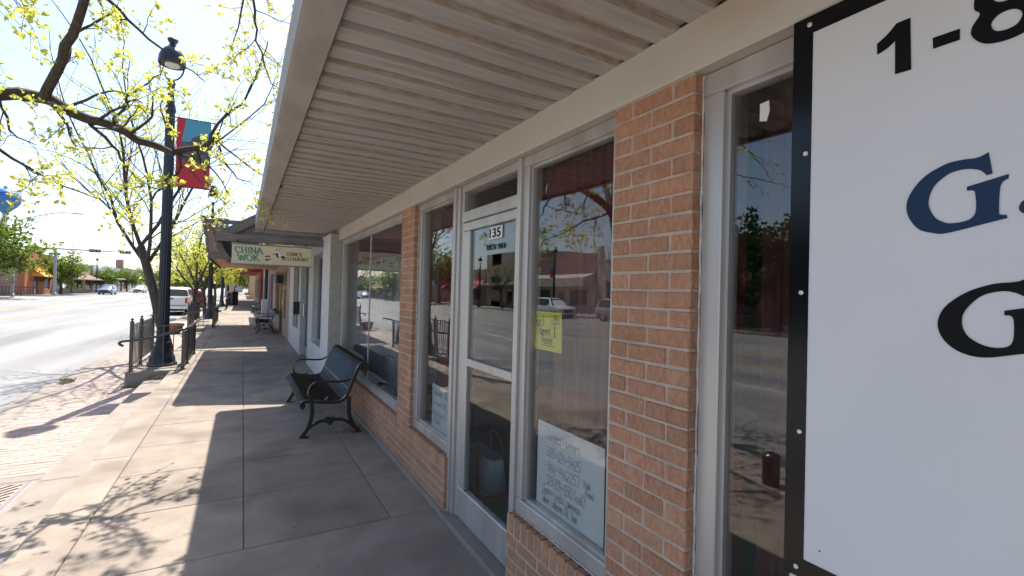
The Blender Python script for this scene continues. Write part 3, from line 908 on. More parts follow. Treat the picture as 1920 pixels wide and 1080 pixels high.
# house number plate and lettering on the door glass
DX = FX + .026
plate = tag(obj('number_plate', MB().cbox(DX - .001, DX + .003, 2.515 + .055, 2.689 + .06, 1.995, 2.072, .0008), M_paper), 'white plate reading 135 on the door glass', 'house number')
o = obj('digits', text_mesh('135', .082, M_inkblack, 'digits', offset=.0016, width=.15), None, plate); place_flat(o, (DX - .003, 2.738, 2.004), (0, -1, 0), (0, 0, 1))
nm = thing('door_lettering', 'black stick-on letters reading NORTH MAIN on the door glass', 'lettering', (DX, 2.66, 1.928))
for wd_, yl_, wid_ in (('NORTH', 2.785, .135), ('MAIN', 2.625, .10)):
    cx_ = 0.0
    for ch_ in wd_:
        k_ = wid_ / len(wd_)
        o = obj('letter', text_mesh(ch_, .05, M_inkblack, 'letter', width=k_ * (.3 if ch_ == 'I' else .78)), None, nm); o.matrix_parent_inverse = Matrix()
        place_flat(o, (.002, yl_ - cx_ - nm.location.y, 0), (0, -1, 0), (0, 0, 1)); cx_ += k_
def sticker(y, z, w, h, label):
    tag(obj('sticker', MB().prism([(y, z), (y + w * .3, z - h * .5), (y + w, z - h * .4), (y + w, z + h * .5), (y + w * .1, z + h * .55)], GX - .0065, GX - .0045, 'x'), M_paper), label, 'sticker')
sticker(.872, 2.235, .032, .06, 'torn whitish sticker at the top of the window beside the big sign')
tag(obj('scratch_mark', MB().prism([(2.112, 2.19), (2.105, 2.21), (2.098, 2.24), (2.106, 2.22)], GX - .0065, GX - .0045, 'x'), M_paper), 'thin white tape scrap on the upper glass above the yellow note', 'tape')
# white tote bag with orange handles standing inside the door
bag = thing('tote_bag', 'white tote bag with orange handles on the green carpet inside the door', 'bag', (1.75, 3.44, .044))
body = MB()
for i, (z, a, b) in enumerate(((.046, .10, .20), (.10, .11, .215), (.22, .10, .225), (.36, .06, .235))):
    for k in range(16):
        an = 2 * math.pi * k / 16
        body.v.append((1.75 + a * math.copysign(abs(math.cos(an)) ** .4, math.cos(an)), 3.44 + b * math.copysign(abs(math.sin(an)) ** .4, math.sin(an)) + .004 * math.sin(k * 3 + i), z))
for i in range(3):
    for k in range(16):
        body.f.append((i * 16 + k, i * 16 + (k + 1) % 16, (i + 1) * 16 + (k + 1) % 16, (i + 1) * 16 + k))
body.f.append(tuple(range(16)))
obj('bag_body', body, M_paper, bag, smooth=True)
M_orange = mat('orange_webbing', (0.68, 0.17, 0.05), 0.7)
for sx in (-.116, .11):
    mb = MB(); mb.tube(smooth_path([(1.75 + sx, 3.32, .06), (1.75 + sx, 3.33, .34), (1.75 + sx * .8, 3.36, .47), (1.75 + sx * .6, 3.44, .53), (1.75 + sx * .8, 3.52, .47), (1.75 + sx, 3.55, .34), (1.75 + sx, 3.56, .06)], 4), 0, rect=(.028, .008, (1, 0, 0)))
    obj('handle', mb, M_orange, bag)
obj('base_band', MB().box(1.635, 1.865, 3.22, 3.66, .045, .085), M_orange, bag)

# ------------------------------------------------------------------ big sign on the right
SX = WALL_X - .02
S = thing('wall_sign', 'big white sign board with black border and large black and navy letters', 'sign', (SX, .4, .92))
obj('board', MB().cbox(SX, SX + .006, -1.7, .745, .922, 2.412, .001), M_white, S)
bd = []
for (a, b, c, d) in ((-1.7, .745, .922, .972), (-1.7, .745, 2.364, 2.412), (.694, .745, .972, 2.364), (-1.7, -1.65, .972, 2.364)):
    obj('border', MB().box(SX - .0012, SX + .0005, a, b, c, d), M_border, S)
for z in (2.389, 2.044, 1.672, 1.302, .944):
    o = obj('screw', MB().lathe([(.0065, 0), (.0065, .0015), (.004, .003), (.0015, .0022)], 10), M_screw, S); o.matrix_parent_inverse = Matrix()
    o.matrix_local = Matrix.Translation((SX - .0012 - WALL_X * 0 - S.location.x, .708 + rnd.uniform(-.006, .006) - S.location.y, z - S.location.z)) @ Matrix.Rotation(R(-90), 4, 'Y')
def letter(loops, m, name):
    L = [[(-p[0], p[1]) + tuple(p[2:]) for p in lp] for lp in loops]
    me = outline_mesh([closed_smooth(lp, 5) for lp in L], m, name)
    o = obj(name, me, None, S); o.matrix_parent_inverse = Matrix()
    place_flat(o, (SX - .0016 - S.location.x, 0 - S.location.y, 0 - S.location.z), (0, -1, 0), (0, 0, 1))
c = 1
letter([[(.547, 2.267, c), (.546, 2.241, c), (.528, 2.247), (.511, 2.258, c), (.510, 2.180, c), (.480, 2.179, c), (.483, 2.298, c), (.509, 2.298, c), (.525, 2.281)]], M_inkblack, 'digit_one')
letter([[(.442, 2.233, c), (.397, 2.232, c), (.397, 2.209, c), (.441, 2.209, c)]], M_inkblack, 'dash')
letter([[(.366, 2.247), (.378, 2.225), (.377, 2.205), (.358, 2.183), (.327, 2.176), (.296, 2.183), (.277, 2.205), (.276, 2.225), (.288, 2.247), (.279, 2.262), (.282, 2.290), (.300, 2.303), (.327, 2.307), (.354, 2.303), (.372, 2.290), (.375, 2.262)],
        [(.349, 2.218), (.343, 2.202), (.327, 2.197), (.311, 2.202), (.305, 2.218), (.313, 2.231), (.327, 2.235), (.341, 2.231)],
        [(.347, 2.270), (.340, 2.259), (.327, 2.255), (.314, 2.259), (.307, 2.270), (.314, 2.282), (.327, 2.286), (.340, 2.282)]], M_inkblack, 'digit_eight')
letter([[(.35, 1.959, c), (.344, 1.915, c), (.352, 1.913, c), (.362, 1.925), (.38, 1.932), (.397, 1.932), (.415, 1.926), (.437, 1.904), (.445, 1.869), (.434, 1.839), (.42, 1.827), (.405, 1.822), (.379, 1.826), (.368, 1.842), (.369, 1.878), (.373, 1.886), (.382, 1.887, c), (.382, 1.895, c), (.321, 1.909, c), (.321, 1.901, c), (.332, 1.889), (.334, 1.838), (.331, 1.831), (.323, 1.829, c), (.322, 1.823, c), (.356, 1.815), (.414, 1.802), (.438, 1.805), (.463, 1.817), (.482, 1.851), (.481, 1.888), (.456, 1.927), (.419, 1.949), (.391, 1.953), (.367, 1.952)]], M_navy, 'letter_g')
letter([[(.306, 1.842), (.300, 1.854), (.286, 1.857), (.276, 1.846), (.278, 1.832), (.292, 1.826), (.303, 1.832)]], M_navy, 'full_stop')
k2 = lambda pts: [(p[0] - .0,) + tuple(p[1:]) for p in pts]
letter([[(.2838, 1.716, c), (.277, 1.668, c), (.285, 1.664, c), (.298, 1.670), (.311, 1.677), (.330, 1.679), (.358, 1.669), (.381, 1.641), (.387, 1.616), (.380, 1.590), (.360, 1.573), (.338, 1.567), (.318, 1.572), (.311, 1.588), (.311, 1.621), (.315, 1.631), (.324, 1.632, c), (.324, 1.641, c), (.258, 1.656, c), (.258, 1.647, c), (.271, 1.634), (.272, 1.583), (.268, 1.576), (.260, 1.574, c), (.260, 1.567, c), (.297, 1.560), (.35, 1.546), (.386, 1.551), (.414, 1.573), (.426, 1.607), (.415, 1.644), (.381, 1.676), (.342, 1.693), (.312, 1.697), (.298, 1.702)]], M_inkblack, 'letter_g')
for (yy_, zz_) in ((.655, 1.012), (.50, 1.0)):
    o = obj('fleck', MB().lathe([(.0022, 0), (.0012, .001)], 6), M_inkblack, S); o.matrix_parent_inverse = Matrix()
    o.matrix_local = Matrix.Translation((SX - .0005 - S.location.x, yy_ - S.location.y, zz_ - S.location.z)) @ Matrix.Rotation(R(-90), 4, 'Y')

# ================================================================== trees
def leaf_cluster(mb, p, d, rng, n, size, spread=1.0):
    d = Vector(d)
    for _ in range(n):
        v = Vector((rng.gauss(0, 1), rng.gauss(0, 1), rng.gauss(0, 1) * .8 + .15)) * .8 * spread + d * .6
        if v.length < 1e-3: continue
        v.normalize()
        s = size * rng.uniform(.6, 1.25)
        side = v.cross(Vector((rng.gauss(0, 1), rng.gauss(0, 1), rng.gauss(0, 1))))
        if side.length < 1e-3: continue
        side = side.normalized() * s * .27
        nrm = v.cross(side).normalized() * s * .12
        b = p + v * s * .08
        m1 = p + v * s * .6
        mb.quad(b, m1 + side - nrm, p + v * s, m1 - side - nrm)

def bend_line(p, d, L, rng, n, wig, up):
    pts = [Vector(p)]; d = Vector(d).normalized()
    for i in range(n):
        d = (d + Vector((rng.gauss(0, wig), rng.gauss(0, wig), rng.gauss(0, wig) + up))).normalized()
        pts.append(pts[-1] + d * (L / n))
    return pts, d

def grow(mb, tips, p, d, L, r, lvl, rng, P):
    n = 4 if lvl > 0 else 3
    pts, dd = bend_line(p, d, L, rng, n, P['wig'], P['up'])
    rend = r * (.55 if lvl > 0 else .35)
    rad = [r + (rend - r) * i / n for i in range(n + 1)]
    mb.tube(pts, rad, 7 if r > .03 else 5 if r > .008 else 3, cap=False)
    if lvl == 0:
        for i in range(1, n + 1):
            for _ in range(P.get('tipn', 1)):
                tips.append((pts[i] + Vector((rng.gauss(0, P['scat']), rng.gauss(0, P['scat']), rng.gauss(0, P['scat']))), dd))
        return
    nk = P['kids'][lvl]
    for k in range(nk):
        t = (k + rng.uniform(.3, 1.0)) / nk
        t = P.get('from', .25) + (1 - P.get('from', .25)) * t
        i = min(int(t * n), n - 1); q = pts[i].lerp(pts[i + 1], min(t * n - i, 1))
        base = (pts[i + 1] - pts[i]).normalized()
        ax = base.cross(Vector((rng.gauss(0, 1), rng.gauss(0, 1), rng.gauss(0, 1)))).normalized()
        ang = R(rng.uniform(*P['ang']))
        nd = Quaternion(ax, ang) @ base
        nd.z *= P.get('flat', 1.0)
        grow(mb, tips, q, nd, L * rng.uniform(*P['len']), max(r * (1 - .5 * t) * P['rad'], .0028), lvl - 1, rng, P)
    grow(mb, tips, pts[-1], dd, L * .75, rend, lvl - 1, rng, P)

def make_tree(name, label, loc, seed, trunk_h, r, limbs, limb_len, P, leafm, barkm, leaf_n, leaf_size, lvl=2, lean=(0, 0), group=None, spread=1.0, ang=(25, 50)):
    rng = random.Random(seed)
    t = thing(name, label, 'tree', loc, world=False, group=group)
    w = MB(); tips = []
    pts, d = bend_line((0, 0, -.05), (lean[0], lean[1], 1), trunk_h, rng, 6, .05, .02)
    w.tube(pts, [r * (1.25 if i == 0 else 1 - .3 * i / 6) for i in range(7)], 10, cap=False)
    a0 = rng.uniform(0, 6.28)
    for k in range(limbs):
        a = a0 + 2 * math.pi * k / limbs + rng.uniform(-.35, .35)
        e = R(rng.uniform(*ang))
        nd = Vector((math.cos(a) * math.sin(e), math.sin(a) * math.sin(e), math.cos(e)))
        grow(w, tips, pts[-1 - (k % 2)], nd, limb_len * rng.uniform(.8, 1.15), r * P.get('limb', .5), lvl, rng, P)
    obj('trunk', w, barkm, t, smooth=True, fix=False)
    lf = MB()
    for p, d in tips: leaf_cluster(lf, p, d, rng, leaf_n, leaf_size, spread)
    obj('crown', lf, leafm, t, fix=False)
    return t

# --- the near tree whose limbs hang into the top of the view
near = thing('street_tree', 'near street tree with bare dark limbs and fresh yellow-green leaves over the pavement', 'tree', (-2.42, 5.55, LOW), world=False)
O = Vector((-2.42, 5.55, LOW))
nw = MB(); ntips = []
nr = random.Random(21)
PN = dict(wig=.16, up=.0, scat=.012, kids={0: 0, 1: 3, 2: 3, 3: 3}, ang=(28, 70), len=(.42, .68), rad=.5, tipn=1)
def limb(pts, r0, r1, kids, klen, lvl=1, k=3, kr=None, kfrom=.1):
    P = [Vector(p) - O for p in pts]
    P = smooth_path(P, k)
    P = [p + Vector((nr.gauss(0, .01), nr.gauss(0, .01), nr.gauss(0, .01))) for p in P]
    n = len(P)
    nw.tube(P, [r0 + (r1 - r0) * i / (n - 1) for i in range(n)], 8, cap=True)
    kids = int(kids * .75 + .5)
    for j in range(kids):
        t = kfrom + (1 - kfrom) * (j + nr.uniform(.1, .9)) / kids
        i = min(int(t * (n - 1)), n - 2); q = P[i].lerp(P[i + 1], nr.random())
        base = (P[i + 1] - P[i]).normalized()
        ax = base.cross(Vector((nr.gauss(0, 1), nr.gauss(0, 1), nr.gauss(0, 1)))).normalized()
        nd = Quaternion(ax, R(nr.uniform(35, 80))) @ base
        rr = (r0 + (r1 - r0) * t)
        grow(nw, ntips, q, nd, klen * nr.uniform(.6, 1.2), min(rr * .55, .016), lvl, nr, PN)
    return P
limb([(-2.42, 5.55, -.3), (-2.40, 5.56, 1.0), (-2.38, 5.62, 2.1), (-2.30, 5.75, 3.0)], .13, .09, 0, 0)
# level limb crossing the view, dipping and rising at its end
limb([(-2.30, 5.75, 2.95), (-1.97, 6.0, 3.33), (-1.63, 6.02, 3.36), (-1.38, 6.0, 3.24), (-1.16, 5.98, 3.20), (-.86, 6.0, 3.06), (-.60, 6.0, 3.03), (-.36, 6.0, 3.16), (-.27, 6.0, 3.30)], .062, .02, 16, .5, 1)
limb([(-.36, 6.0, 3.15), (-.22, 5.98, 3.5), (-.02, 5.95, 3.72), (.08, 5.9, 4.05), (.16, 5.85, 4.35)], .017, .005, 9, .38, 1)
limb([(-.30, 6.0, 3.20), (-.22, 6.02, 3.02), (-.08, 6.05, 2.86), (.06, 6.05, 2.80)], .014, .004, 6, .35, 1)
limb([(-1.66, 6.02, 3.36), (-1.50, 5.7, 3.55), (-1.34, 5.4, 3.77), (-1.20, 5.16, 4.02), (-1.11, 5.04, 4.38), (-1.03, 4.88, 4.89)], .045, .025, 5, .42, 1)
limb([(-1.16, 5.16, 4.10), (-.99, 5.18, 3.98), (-.77, 5.20, 3.81), (-.53, 5.25, 3.67), (-.36, 5.25, 3.55)], .017, .004, 8, .34, 1)
limb([(-1.16, 5.16, 4.14), (-1.29, 5.16, 4.20), (-1.55, 5.16, 4.10), (-1.76, 5.16, 3.97)], .02, .006, 7, .4, 1)
limb([(-1.38, 6.0, 3.24), (-1.15, 5.95, 3.0), (-1.02, 5.9, 2.78), (-.78, 5.9, 2.60)], .018, .004, 5, .45, 1)
limb([(-1.15, 5.98, 3.19), (-1.03, 5.7, 3.33), (-.86, 5.45, 3.46), (-.70, 5.3, 3.56)], .014, .004, 6, .4, 1)
limb([(-.60, 6.0, 3.04), (-.62, 5.95, 2.80), (-.74, 5.9, 2.62), (-.86, 5.85, 2.46)], .02, .004, 6, .35, 1)
limb([(-2.3, 5.75, 3.0), (-2.0, 6.1, 2.85), (-1.7, 6.2, 2.66), (-1.3, 6.2, 2.5)], .022, .004, 8, .45, 1)
limb([(-1.97, 6.0, 3.33), (-1.88, 6.0, 3.02), (-1.7, 5.95, 2.9)], .014, .004, 5, .35, 1)
# upper limb that reaches over towards the canopy
limb([(-1.03, 4.88, 4.89), (-.78, 4.9, 4.86), (-.45, 5.0, 4.80), (-.22, 5.1, 4.74), (.05, 5.25, 4.62), (.25, 5.1, 4.54), (.48, 5.0, 4.50)], .035, .014, 8, .45, 1)
limb([(-.05, 5.3, 4.7), (0.02, 5.25, 4.35), (.06, 5.25, 4.05), (.15, 5.3, 3.78), (.28, 5.3, 3.6)], .014, .004, 9, .4, 1)
limb([(-2.0, 5.6, 4.6), (-1.9, 5.7, 4.3), (-1.95, 5.8, 4.0), (-1.98, 5.8, 3.8)], .02, .004, 6, .4, 1)
limb([(-2.30, 5.75, 2.95), (-2.25, 5.7, 3.9), (-2.0, 5.6, 4.6), (-1.9, 5.5, 5.6)], .06, .03, 4, .6, 2)
# limbs reaching back over the road and towards the viewer (seen in the glass and as shade)
limb([(-2.30, 5.75, 3.0), (-2.3, 5.0, 3.5), (-2.0, 4.2, 3.9), (-1.6, 3.4, 4.2)], .06, .02, 8, .7, 2)
limb([(-2.30, 5.75, 3.0), (-3.0, 5.4, 3.7), (-3.8, 5.2, 4.3), (-4.6, 5.4, 5.0)], .07, .02, 8, .9, 2)
limb([(-2.30, 5.75, 3.0), (-2.7, 6.6, 3.8), (-3.0, 7.4, 4.7), (-3.1, 7.9, 5.6)], .06, .02, 7, .8, 2)
obj('trunk', nw, M_bark, near, smooth=True, fix=False)
nl = MB()
for p, d in ntips:
    leaf_cluster(nl, p, d, nr, nr.choice((3, 4, 5, 6, 7)), nr.choice((.04, .05, .062)))
obj('crown', nl, M_leaf_y, near, fix=False)

# tree grate: diagonal iron slats in a frame
gt = thing('tree_grate', 'rusty mauve iron tree grate with diagonal slots beside the step', 'tree grate', (-2.17, 5.4, LOW))
obj('pit_bottom', MB().box(-2.655, -1.685, 4.605, 6.195, LOW - .1, LOW - .06), M_conc_dark, gt)
gx0, gx1, gy0, gy1 = -2.652, -1.69, 4.612, 6.19
for (a, b, c_, d) in ((gx0, gx1, gy0, gy0 + .045), (gx0, gx1, gy1 - .045, gy1), (gx0, gx0 + .045, gy0 + .046, gy1 - .046), (gx1 - .045, gx1, gy0 + .046, gy1 - .046)):
    obj('grate_frame', MB().cbox(a, b, c_, d, LOW - .04, LOW - .004, .003), M_grate, gt)
ix0, ix1, iy0, iy1 = gx0 + .046, gx1 - .046, gy0 + .046, gy1 - .046
k = -0.9
while k < 2.6:
    # slat along direction (1,1): y - x = const
    c0 = iy0 - ix1 + (k + .9) * 1.0
    w_ = .052
    x_a, x_b = max(ix0, iy0 - c0), min(ix1, iy1 - c0)
    if x_b - x_a > .06:
        h_ = w_ / 2
        mb = MB(); mb.prism([(x_a + h_ * .7, x_a + c0), (x_a, x_a + c0 + h_ * .7) if x_a == ix0 else (x_a - h_ * .7, x_a + c0), (x_b - h_ * .7, x_b + c0), (x_b, x_b + c0 - h_ * .7) if x_b == ix1 else (x_b + h_ * .7, x_b + c0)], LOW - .035, LOW - .005, 'z')
        mid = ((x_a + x_b) / 2, (x_a + x_b) / 2 + c0)
        if (mid[0] + 2.42) ** 2 + (mid[1] - 5.55) ** 2 > .03:
            obj('slat', mb, M_grate, gt)
    k += .092

# --- street trees further along our side
PS = dict(wig=.13, up=.035, scat=.03, kids={0: 0, 1: 5, 2: 5, 3: 3}, ang=(22, 55), len=(.5, .75), rad=.55, tipn=1, **{'from': .2})
PT = dict(wig=.12, up=.03, scat=.03, kids={0: 0, 1: 7, 2: 7, 3: 3}, ang=(24, 58), len=(.48, .72), rad=.42, tipn=1, limb=.36, **{'from': .15})
t2 = make_tree('street_tree', 'tall sparse street tree with curving trunk directly behind the near lamp post', (-1.66, 15.3, LOW), 5, 3.0, .13, 6, 2.55, PT, M_leaf_y, M_bark, 6, .056, 2, lean=(-.07, -.0))
t3 = make_tree('street_tree', 'slender young street tree between the white pickup and the second lamp post', (-1.95, 25.0, LOW), 8, 2.0, .09, 5, 1.9, PS, M_leaf_y, M_bark, 6, .11, 2)
PG = dict(wig=.14, up=.03, scat=.10, kids={0: 0, 1: 5, 2: 5, 3: 3}, ang=(25, 60), len=(.5, .75), rad=.55, tipn=2, **{'from': .15})
tg = make_tree('street_tree', 'bushy light green street tree just past the second lamp post', (-2.0, 35, LOW), 11, 1.9, .12, 6, 1.9, PG, M_leaf_y, M_bark, 4, .16, 2)
dup(tg, (-2.0, 46, LOW), 1.9, 'light green street tree beside the black bin far down the pavement')
dup(tg, (-2.0, 58, LOW), 3.6, 'light green street tree near the portal at the far end of the pavement')
# --- opposite side, full green crowns
PD = dict(wig=.14, up=.03, scat=.16, kids={0: 0, 1: 5, 2: 6, 3: 4}, ang=(25, 62), len=(.5, .75), rad=.55, tipn=2, **{'from': .1})
ob = make_tree('roadside_tree', 'leafy green tree in front of the dark storefront beyond the traffic mast', (-24.2, 97, LOW), 15, 2.1, .2, 7, 2.4, PD, M_leaf_g, M_bark2, 4, .3, 2, group='trees along the opposite pavement')
G = 'trees along the opposite pavement'
dup(ob, (-25.0, 73, LOW), 2.2, 'large green tree under the blue water tower at the edge of view', G).scale = (1.4, 1.4, 1.42)
dup(ob, (-24.2, 122, LOW), 4.0, 'green tree before the white building, behind the grey sport utility car', G).scale = (.85, .85, .8)
dup(ob, (-24.0, 143, LOW), 1.1, 'rounded green tree before the tan building far down the opposite side', G).scale = (.95, .95, .85)
dup(ob, (-24.0, 175, LOW), .4, 'farthest green tree on the opposite pavement', G)
sp = make_tree('roadside_tree', 'thin budding tree beside the parked white car, mirrored in the note window', (-24.6, 29.5, LOW), 19, 2.0, .12, 5, 2.0, PS, M_leaf_g, M_bark2, 3, .13, 2, group=G)
dup(sp, (-24.6, 50, LOW), 2.0, 'thin budding tree mirrored in the upper door glass', G)
dk = make_tree('roadside_tree', 'broad dark green oak mirrored in the window beside the big sign', (-25.5, 17.0, LOW), 23, 2.2, .28, 8, 2.9, PD, M_leaf_d, M_bark2, 5, .34, 2, group=G, ang=(20, 65))
dup(dk, (-26.0, 11.0, LOW), 2.6, 'dark green oak standing left of the mirrored broad oak', G)
dup(dk, (-26.0, 23.5, LOW), 4.4, 'dark green oak between the brick shop and the arched white shop opposite', G).scale = (.85, .85, .9)

# ================================================================== bench
def make_bench(label, loc):
    t = thing('bench', label, 'bench', loc, world=False, group='black slatted benches along the shops')
    L = 1.88
    prof = smooth_path([(.035, 0, .325), (.004, 0, .345), (-.006, 0, .38), (.02, 0, .405), (.09, 0, .405), (.22, 0, .385), (.34, 0, .372), (.42, 0, .385), (.475, 0, .44), (.53, 0, .58), (.58, 0, .71), (.61, 0, .775), (.65, 0, .80), (.69, 0, .785), (.705, 0, .745), (.685, 0, .715)], 2)
    sm = MB(); sm.tube(prof, .0145, 7)
    me = sm.mesh('slat', M_blackpaint, True)
    n = 30
    for i in range(n):
        o = bpy.data.objects.new('slat', me); COL.objects.link(o); o.parent = t
        o.location = (0, .05 + (L - .1) * i / (n - 1), 0)
    for (x, z) in ((.03, .355), (.25, .365), (.49, .50), (.60, .72), (.67, .75)):
        obj('cross_rod', MB().tube([(x, .03, z), (x, L - .03, z)], .012, 8), M_blackpaint, t, smooth=True)
    for y in (.012, L - .012):
        fr = obj('end_frame', MB().tube([p + Vector((0, y, -.008)) for p in prof[1:]], 0, rect=(.03, .034, (1, 0, 1))), M_blackpaint, t, smooth=True)
        obj('roll_cap', MB().prism([(.655 + .052 * math.cos(a), .752 + .052 * math.sin(a)) for a in [i * math.pi / 8 for i in range(16)]], y - .014, y + .014, 'y'), M_blackpaint, fr)
        obj('leg', MB().tube(smooth_path([(.105, y, .37), (.11, y, .27), (.095, y, .17), (.055, y, .075), (.0, y, .006)], 3), 0, rect=(.03, .042, (0, 0, 1))), M_blackpaint, fr, smooth=True)
        obj('leg', MB().tube(smooth_path([(.50, y, .42), (.50, y, .30), (.51, y, .19), (.555, y, .09), (.625, y, .006)], 3), 0, rect=(.03, .042, (0, 0, 1))), M_blackpaint, fr, smooth=True)
        for (fa, fb) in ((-.015, .085), (.545, .65)):
            obj('foot', MB().cbox(fa, fb, y - .025, y + .025, 0.0, .012, .003), M_blackpaint, fr)
        st = MB(); st.tube(smooth_path([(.045, y, .065), (.12, y, .13), (.20, y, .165), (.28, y, .165)], 3), 0, rect=(.026, .03, (0, 0, 1)))
        st.tube(smooth_path([(.28, y, .165), (.36, y, .17), (.44, y, .16), (.50, y, .12), (.56, y, .06)], 3), 0, rect=(.026, .03, (0, 0, 1)))
        st.prism([(.23, .17), (.25, .20), (.30, .205), (.345, .20), (.365, .17), (.34, .145), (.30, .115), (.255, .145)], y - .016, y + .016, 'y')
        obj('stretcher', st, M_blackpaint, fr)
        arm = MB(); arm.tube(smooth_path([(.27, y, .43), (.24, y, .395), (.16, y, .385), (.09, y, .42), (.065, y, .50), (.09, y, .57), (.15, y, .605), (.25, y, .605), (.36, y, .595), (.46, y, .60), (.525, y, .635)], 4), .0125, 8)
        obj('armrest', arm, M_blackpaint, fr, smooth=True)
    return t
bench = make_bench('black strap metal bench in front of the wide curtained window', (.595, 5.62, 0))
dup(bench, (.44, 18.9, 0), 0, 'second black metal bench, beside the wall air conditioner')
dup(bench, (.52, 33.2, 0), 0, 'small far black bench by the green shop front')
# dry weed stalks caught under the bench
wd = MB(); r = random.Random(4)
for i in range(16):
    a = r.uniform(0, 6.28); l = r.uniform(.12, .34)
    base = Vector((.98 + r.gauss(0, .03), 5.72 + r.gauss(0, .03), .004))
    top = base + Vector((math.cos(a) * l * .8, math.sin(a) * l * .8, r.uniform(.04, .3)))
    mid = base.lerp(top, .5) + Vector((r.gauss(0, .02), r.gauss(0, .02), r.uniform(-.03, .02)))
    wd.tube(smooth_path([base, mid, top], 3), [.0022] * 6 + [.0012], 4)
tag(obj('dry_weed', wd, M_straw, fix=False), 'dry straw-coloured weed stalks lying under the near bench', 'weed')

# ================================================================== lamp posts
def make_lamp(label, loc):
    t = thing('lamp_post', label, 'lamp post', loc, world=False, group='banner lamp posts along the kerb')
    obj('base', MB().lathe([(.25, 0), (.25, .05), (.225, .07), (.215, .16), (.20, .19), (.15, .30), (.13, .42), (.14, .45), (.12, .48)], 24), M_lamp, t, smooth=True)
    obj('shaft', MB().lathe([(.112, .48), (.112, .52), (.105, .56), (.09, 3.6), (.078, 5.1), (.078, 5.12)], 32, flute=(.55, 5.1, .93)), M_lamp, t)
    obj('collar', MB().lathe([(.09, 5.1), (.10, 5.14), (.085, 5.2), (.065, 5.3), (.075, 5.34), (.055, 5.4), (.06, 5.64), (.075, 5.68), (.05, 5.74), (.03, 5.78)], 20), M_lamp, t, smooth=True)
    ld = obj('lantern', MB().lathe([(.14, 6.06), (.225, 6.045), (.235, 6.06), (.235, 6.10), (.225, 6.20), (.195, 6.29), (.14, 6.37), (.08, 6.42), (.05, 6.48), (.085, 6.53), (.095, 6.57), (.06, 6.60), (.02, 6.61), (.005, 6.63)], 24), M_lamp, t, smooth=True)
    obj('globe', MB().lathe([(.03, 6.01), (.08, 6.015), (.12, 6.03), (.138, 6.058)], 20), M_lampglass, ld, smooth=True)
    for sx in (-1, 1):
        obj('yoke', MB().tube(smooth_path([(0, 0, 5.75), (sx * .09, 0, 5.78), (sx * .165, 0, 5.88), (sx * .195, 0, 5.98), (sx * .20, 0, 6.06)], 4), .015, 8), M_lamp, t, smooth=True)
    bn = obj('banner', MB().box(.115, .70, -.004, .004, 3.62, 5.02), M_banner_red, t)
    for s, o_ in ((-1, -.0055), (1, .0055)):
        y0_, y1_ = (-.0055, -.0042) if s < 0 else (.0042, .0055)
        obj('banner_sky', MB().prism([(.20, 4.55), (.70, 4.50), (.70, 5.01), (.27, 5.01)], y0_, y1_, 'y'), M_banner_cyan, bn)
        obj('banner_picture', MB().prism([(.20, 4.16), (.70, 4.06), (.70, 4.48), (.60, 4.52), (.60, 4.66), (.50, 4.72), (.40, 4.66), (.34, 4.55), (.20, 4.55)], y0_ * 1.3, y1_ * 1.3, 'y'), M_banner_dark, bn)
    for z in (3.62, 5.02):
        obj('banner_arm', MB().tube([(.08, 0, z), (.74, 0, z)], .012, 8).lathe([(.005, -.02), (.022, 0), (.005, .02)], 8, (.75, 0, z)), M_lamp, t)
    return t
lamp = make_lamp('tall dark lamp post with red banner inside the near railing', (-1.37, 11.7, 0.03))
tag(obj('lamp_footing', MB().lathe([(.40, -.02), (.40, .025), (.385, .03), (.01, .03)], 28, (-1.37, 11.7, 0)), M_kerb), 'round concrete footing under the near lamp post', 'footing')
dup(lamp, (-1.40, 27.6, 0), 0, 'second lamp post, seen beside the open timber canopy')
dup(lamp, (-1.40, 43.5, 0), 0, 'third lamp post down the pavement, before the black bin')
dup(lamp, (-1.40, 59.5, 0), 0, 'farthest lamp post on the shop side of the street')
dup(lamp, (-24.0, 38.5, LOW), math.pi * .5, 'opposite lamp post with banner mirrored above the yellow note')
dup(lamp, (-24.0, 56.0, LOW), math.pi * .5, 'opposite lamp post mirrored at the edge of the door glass')
dup(lamp, (-24.0, 116.0, LOW), math.pi * .5, 'distant lamp post before the white building across the street')

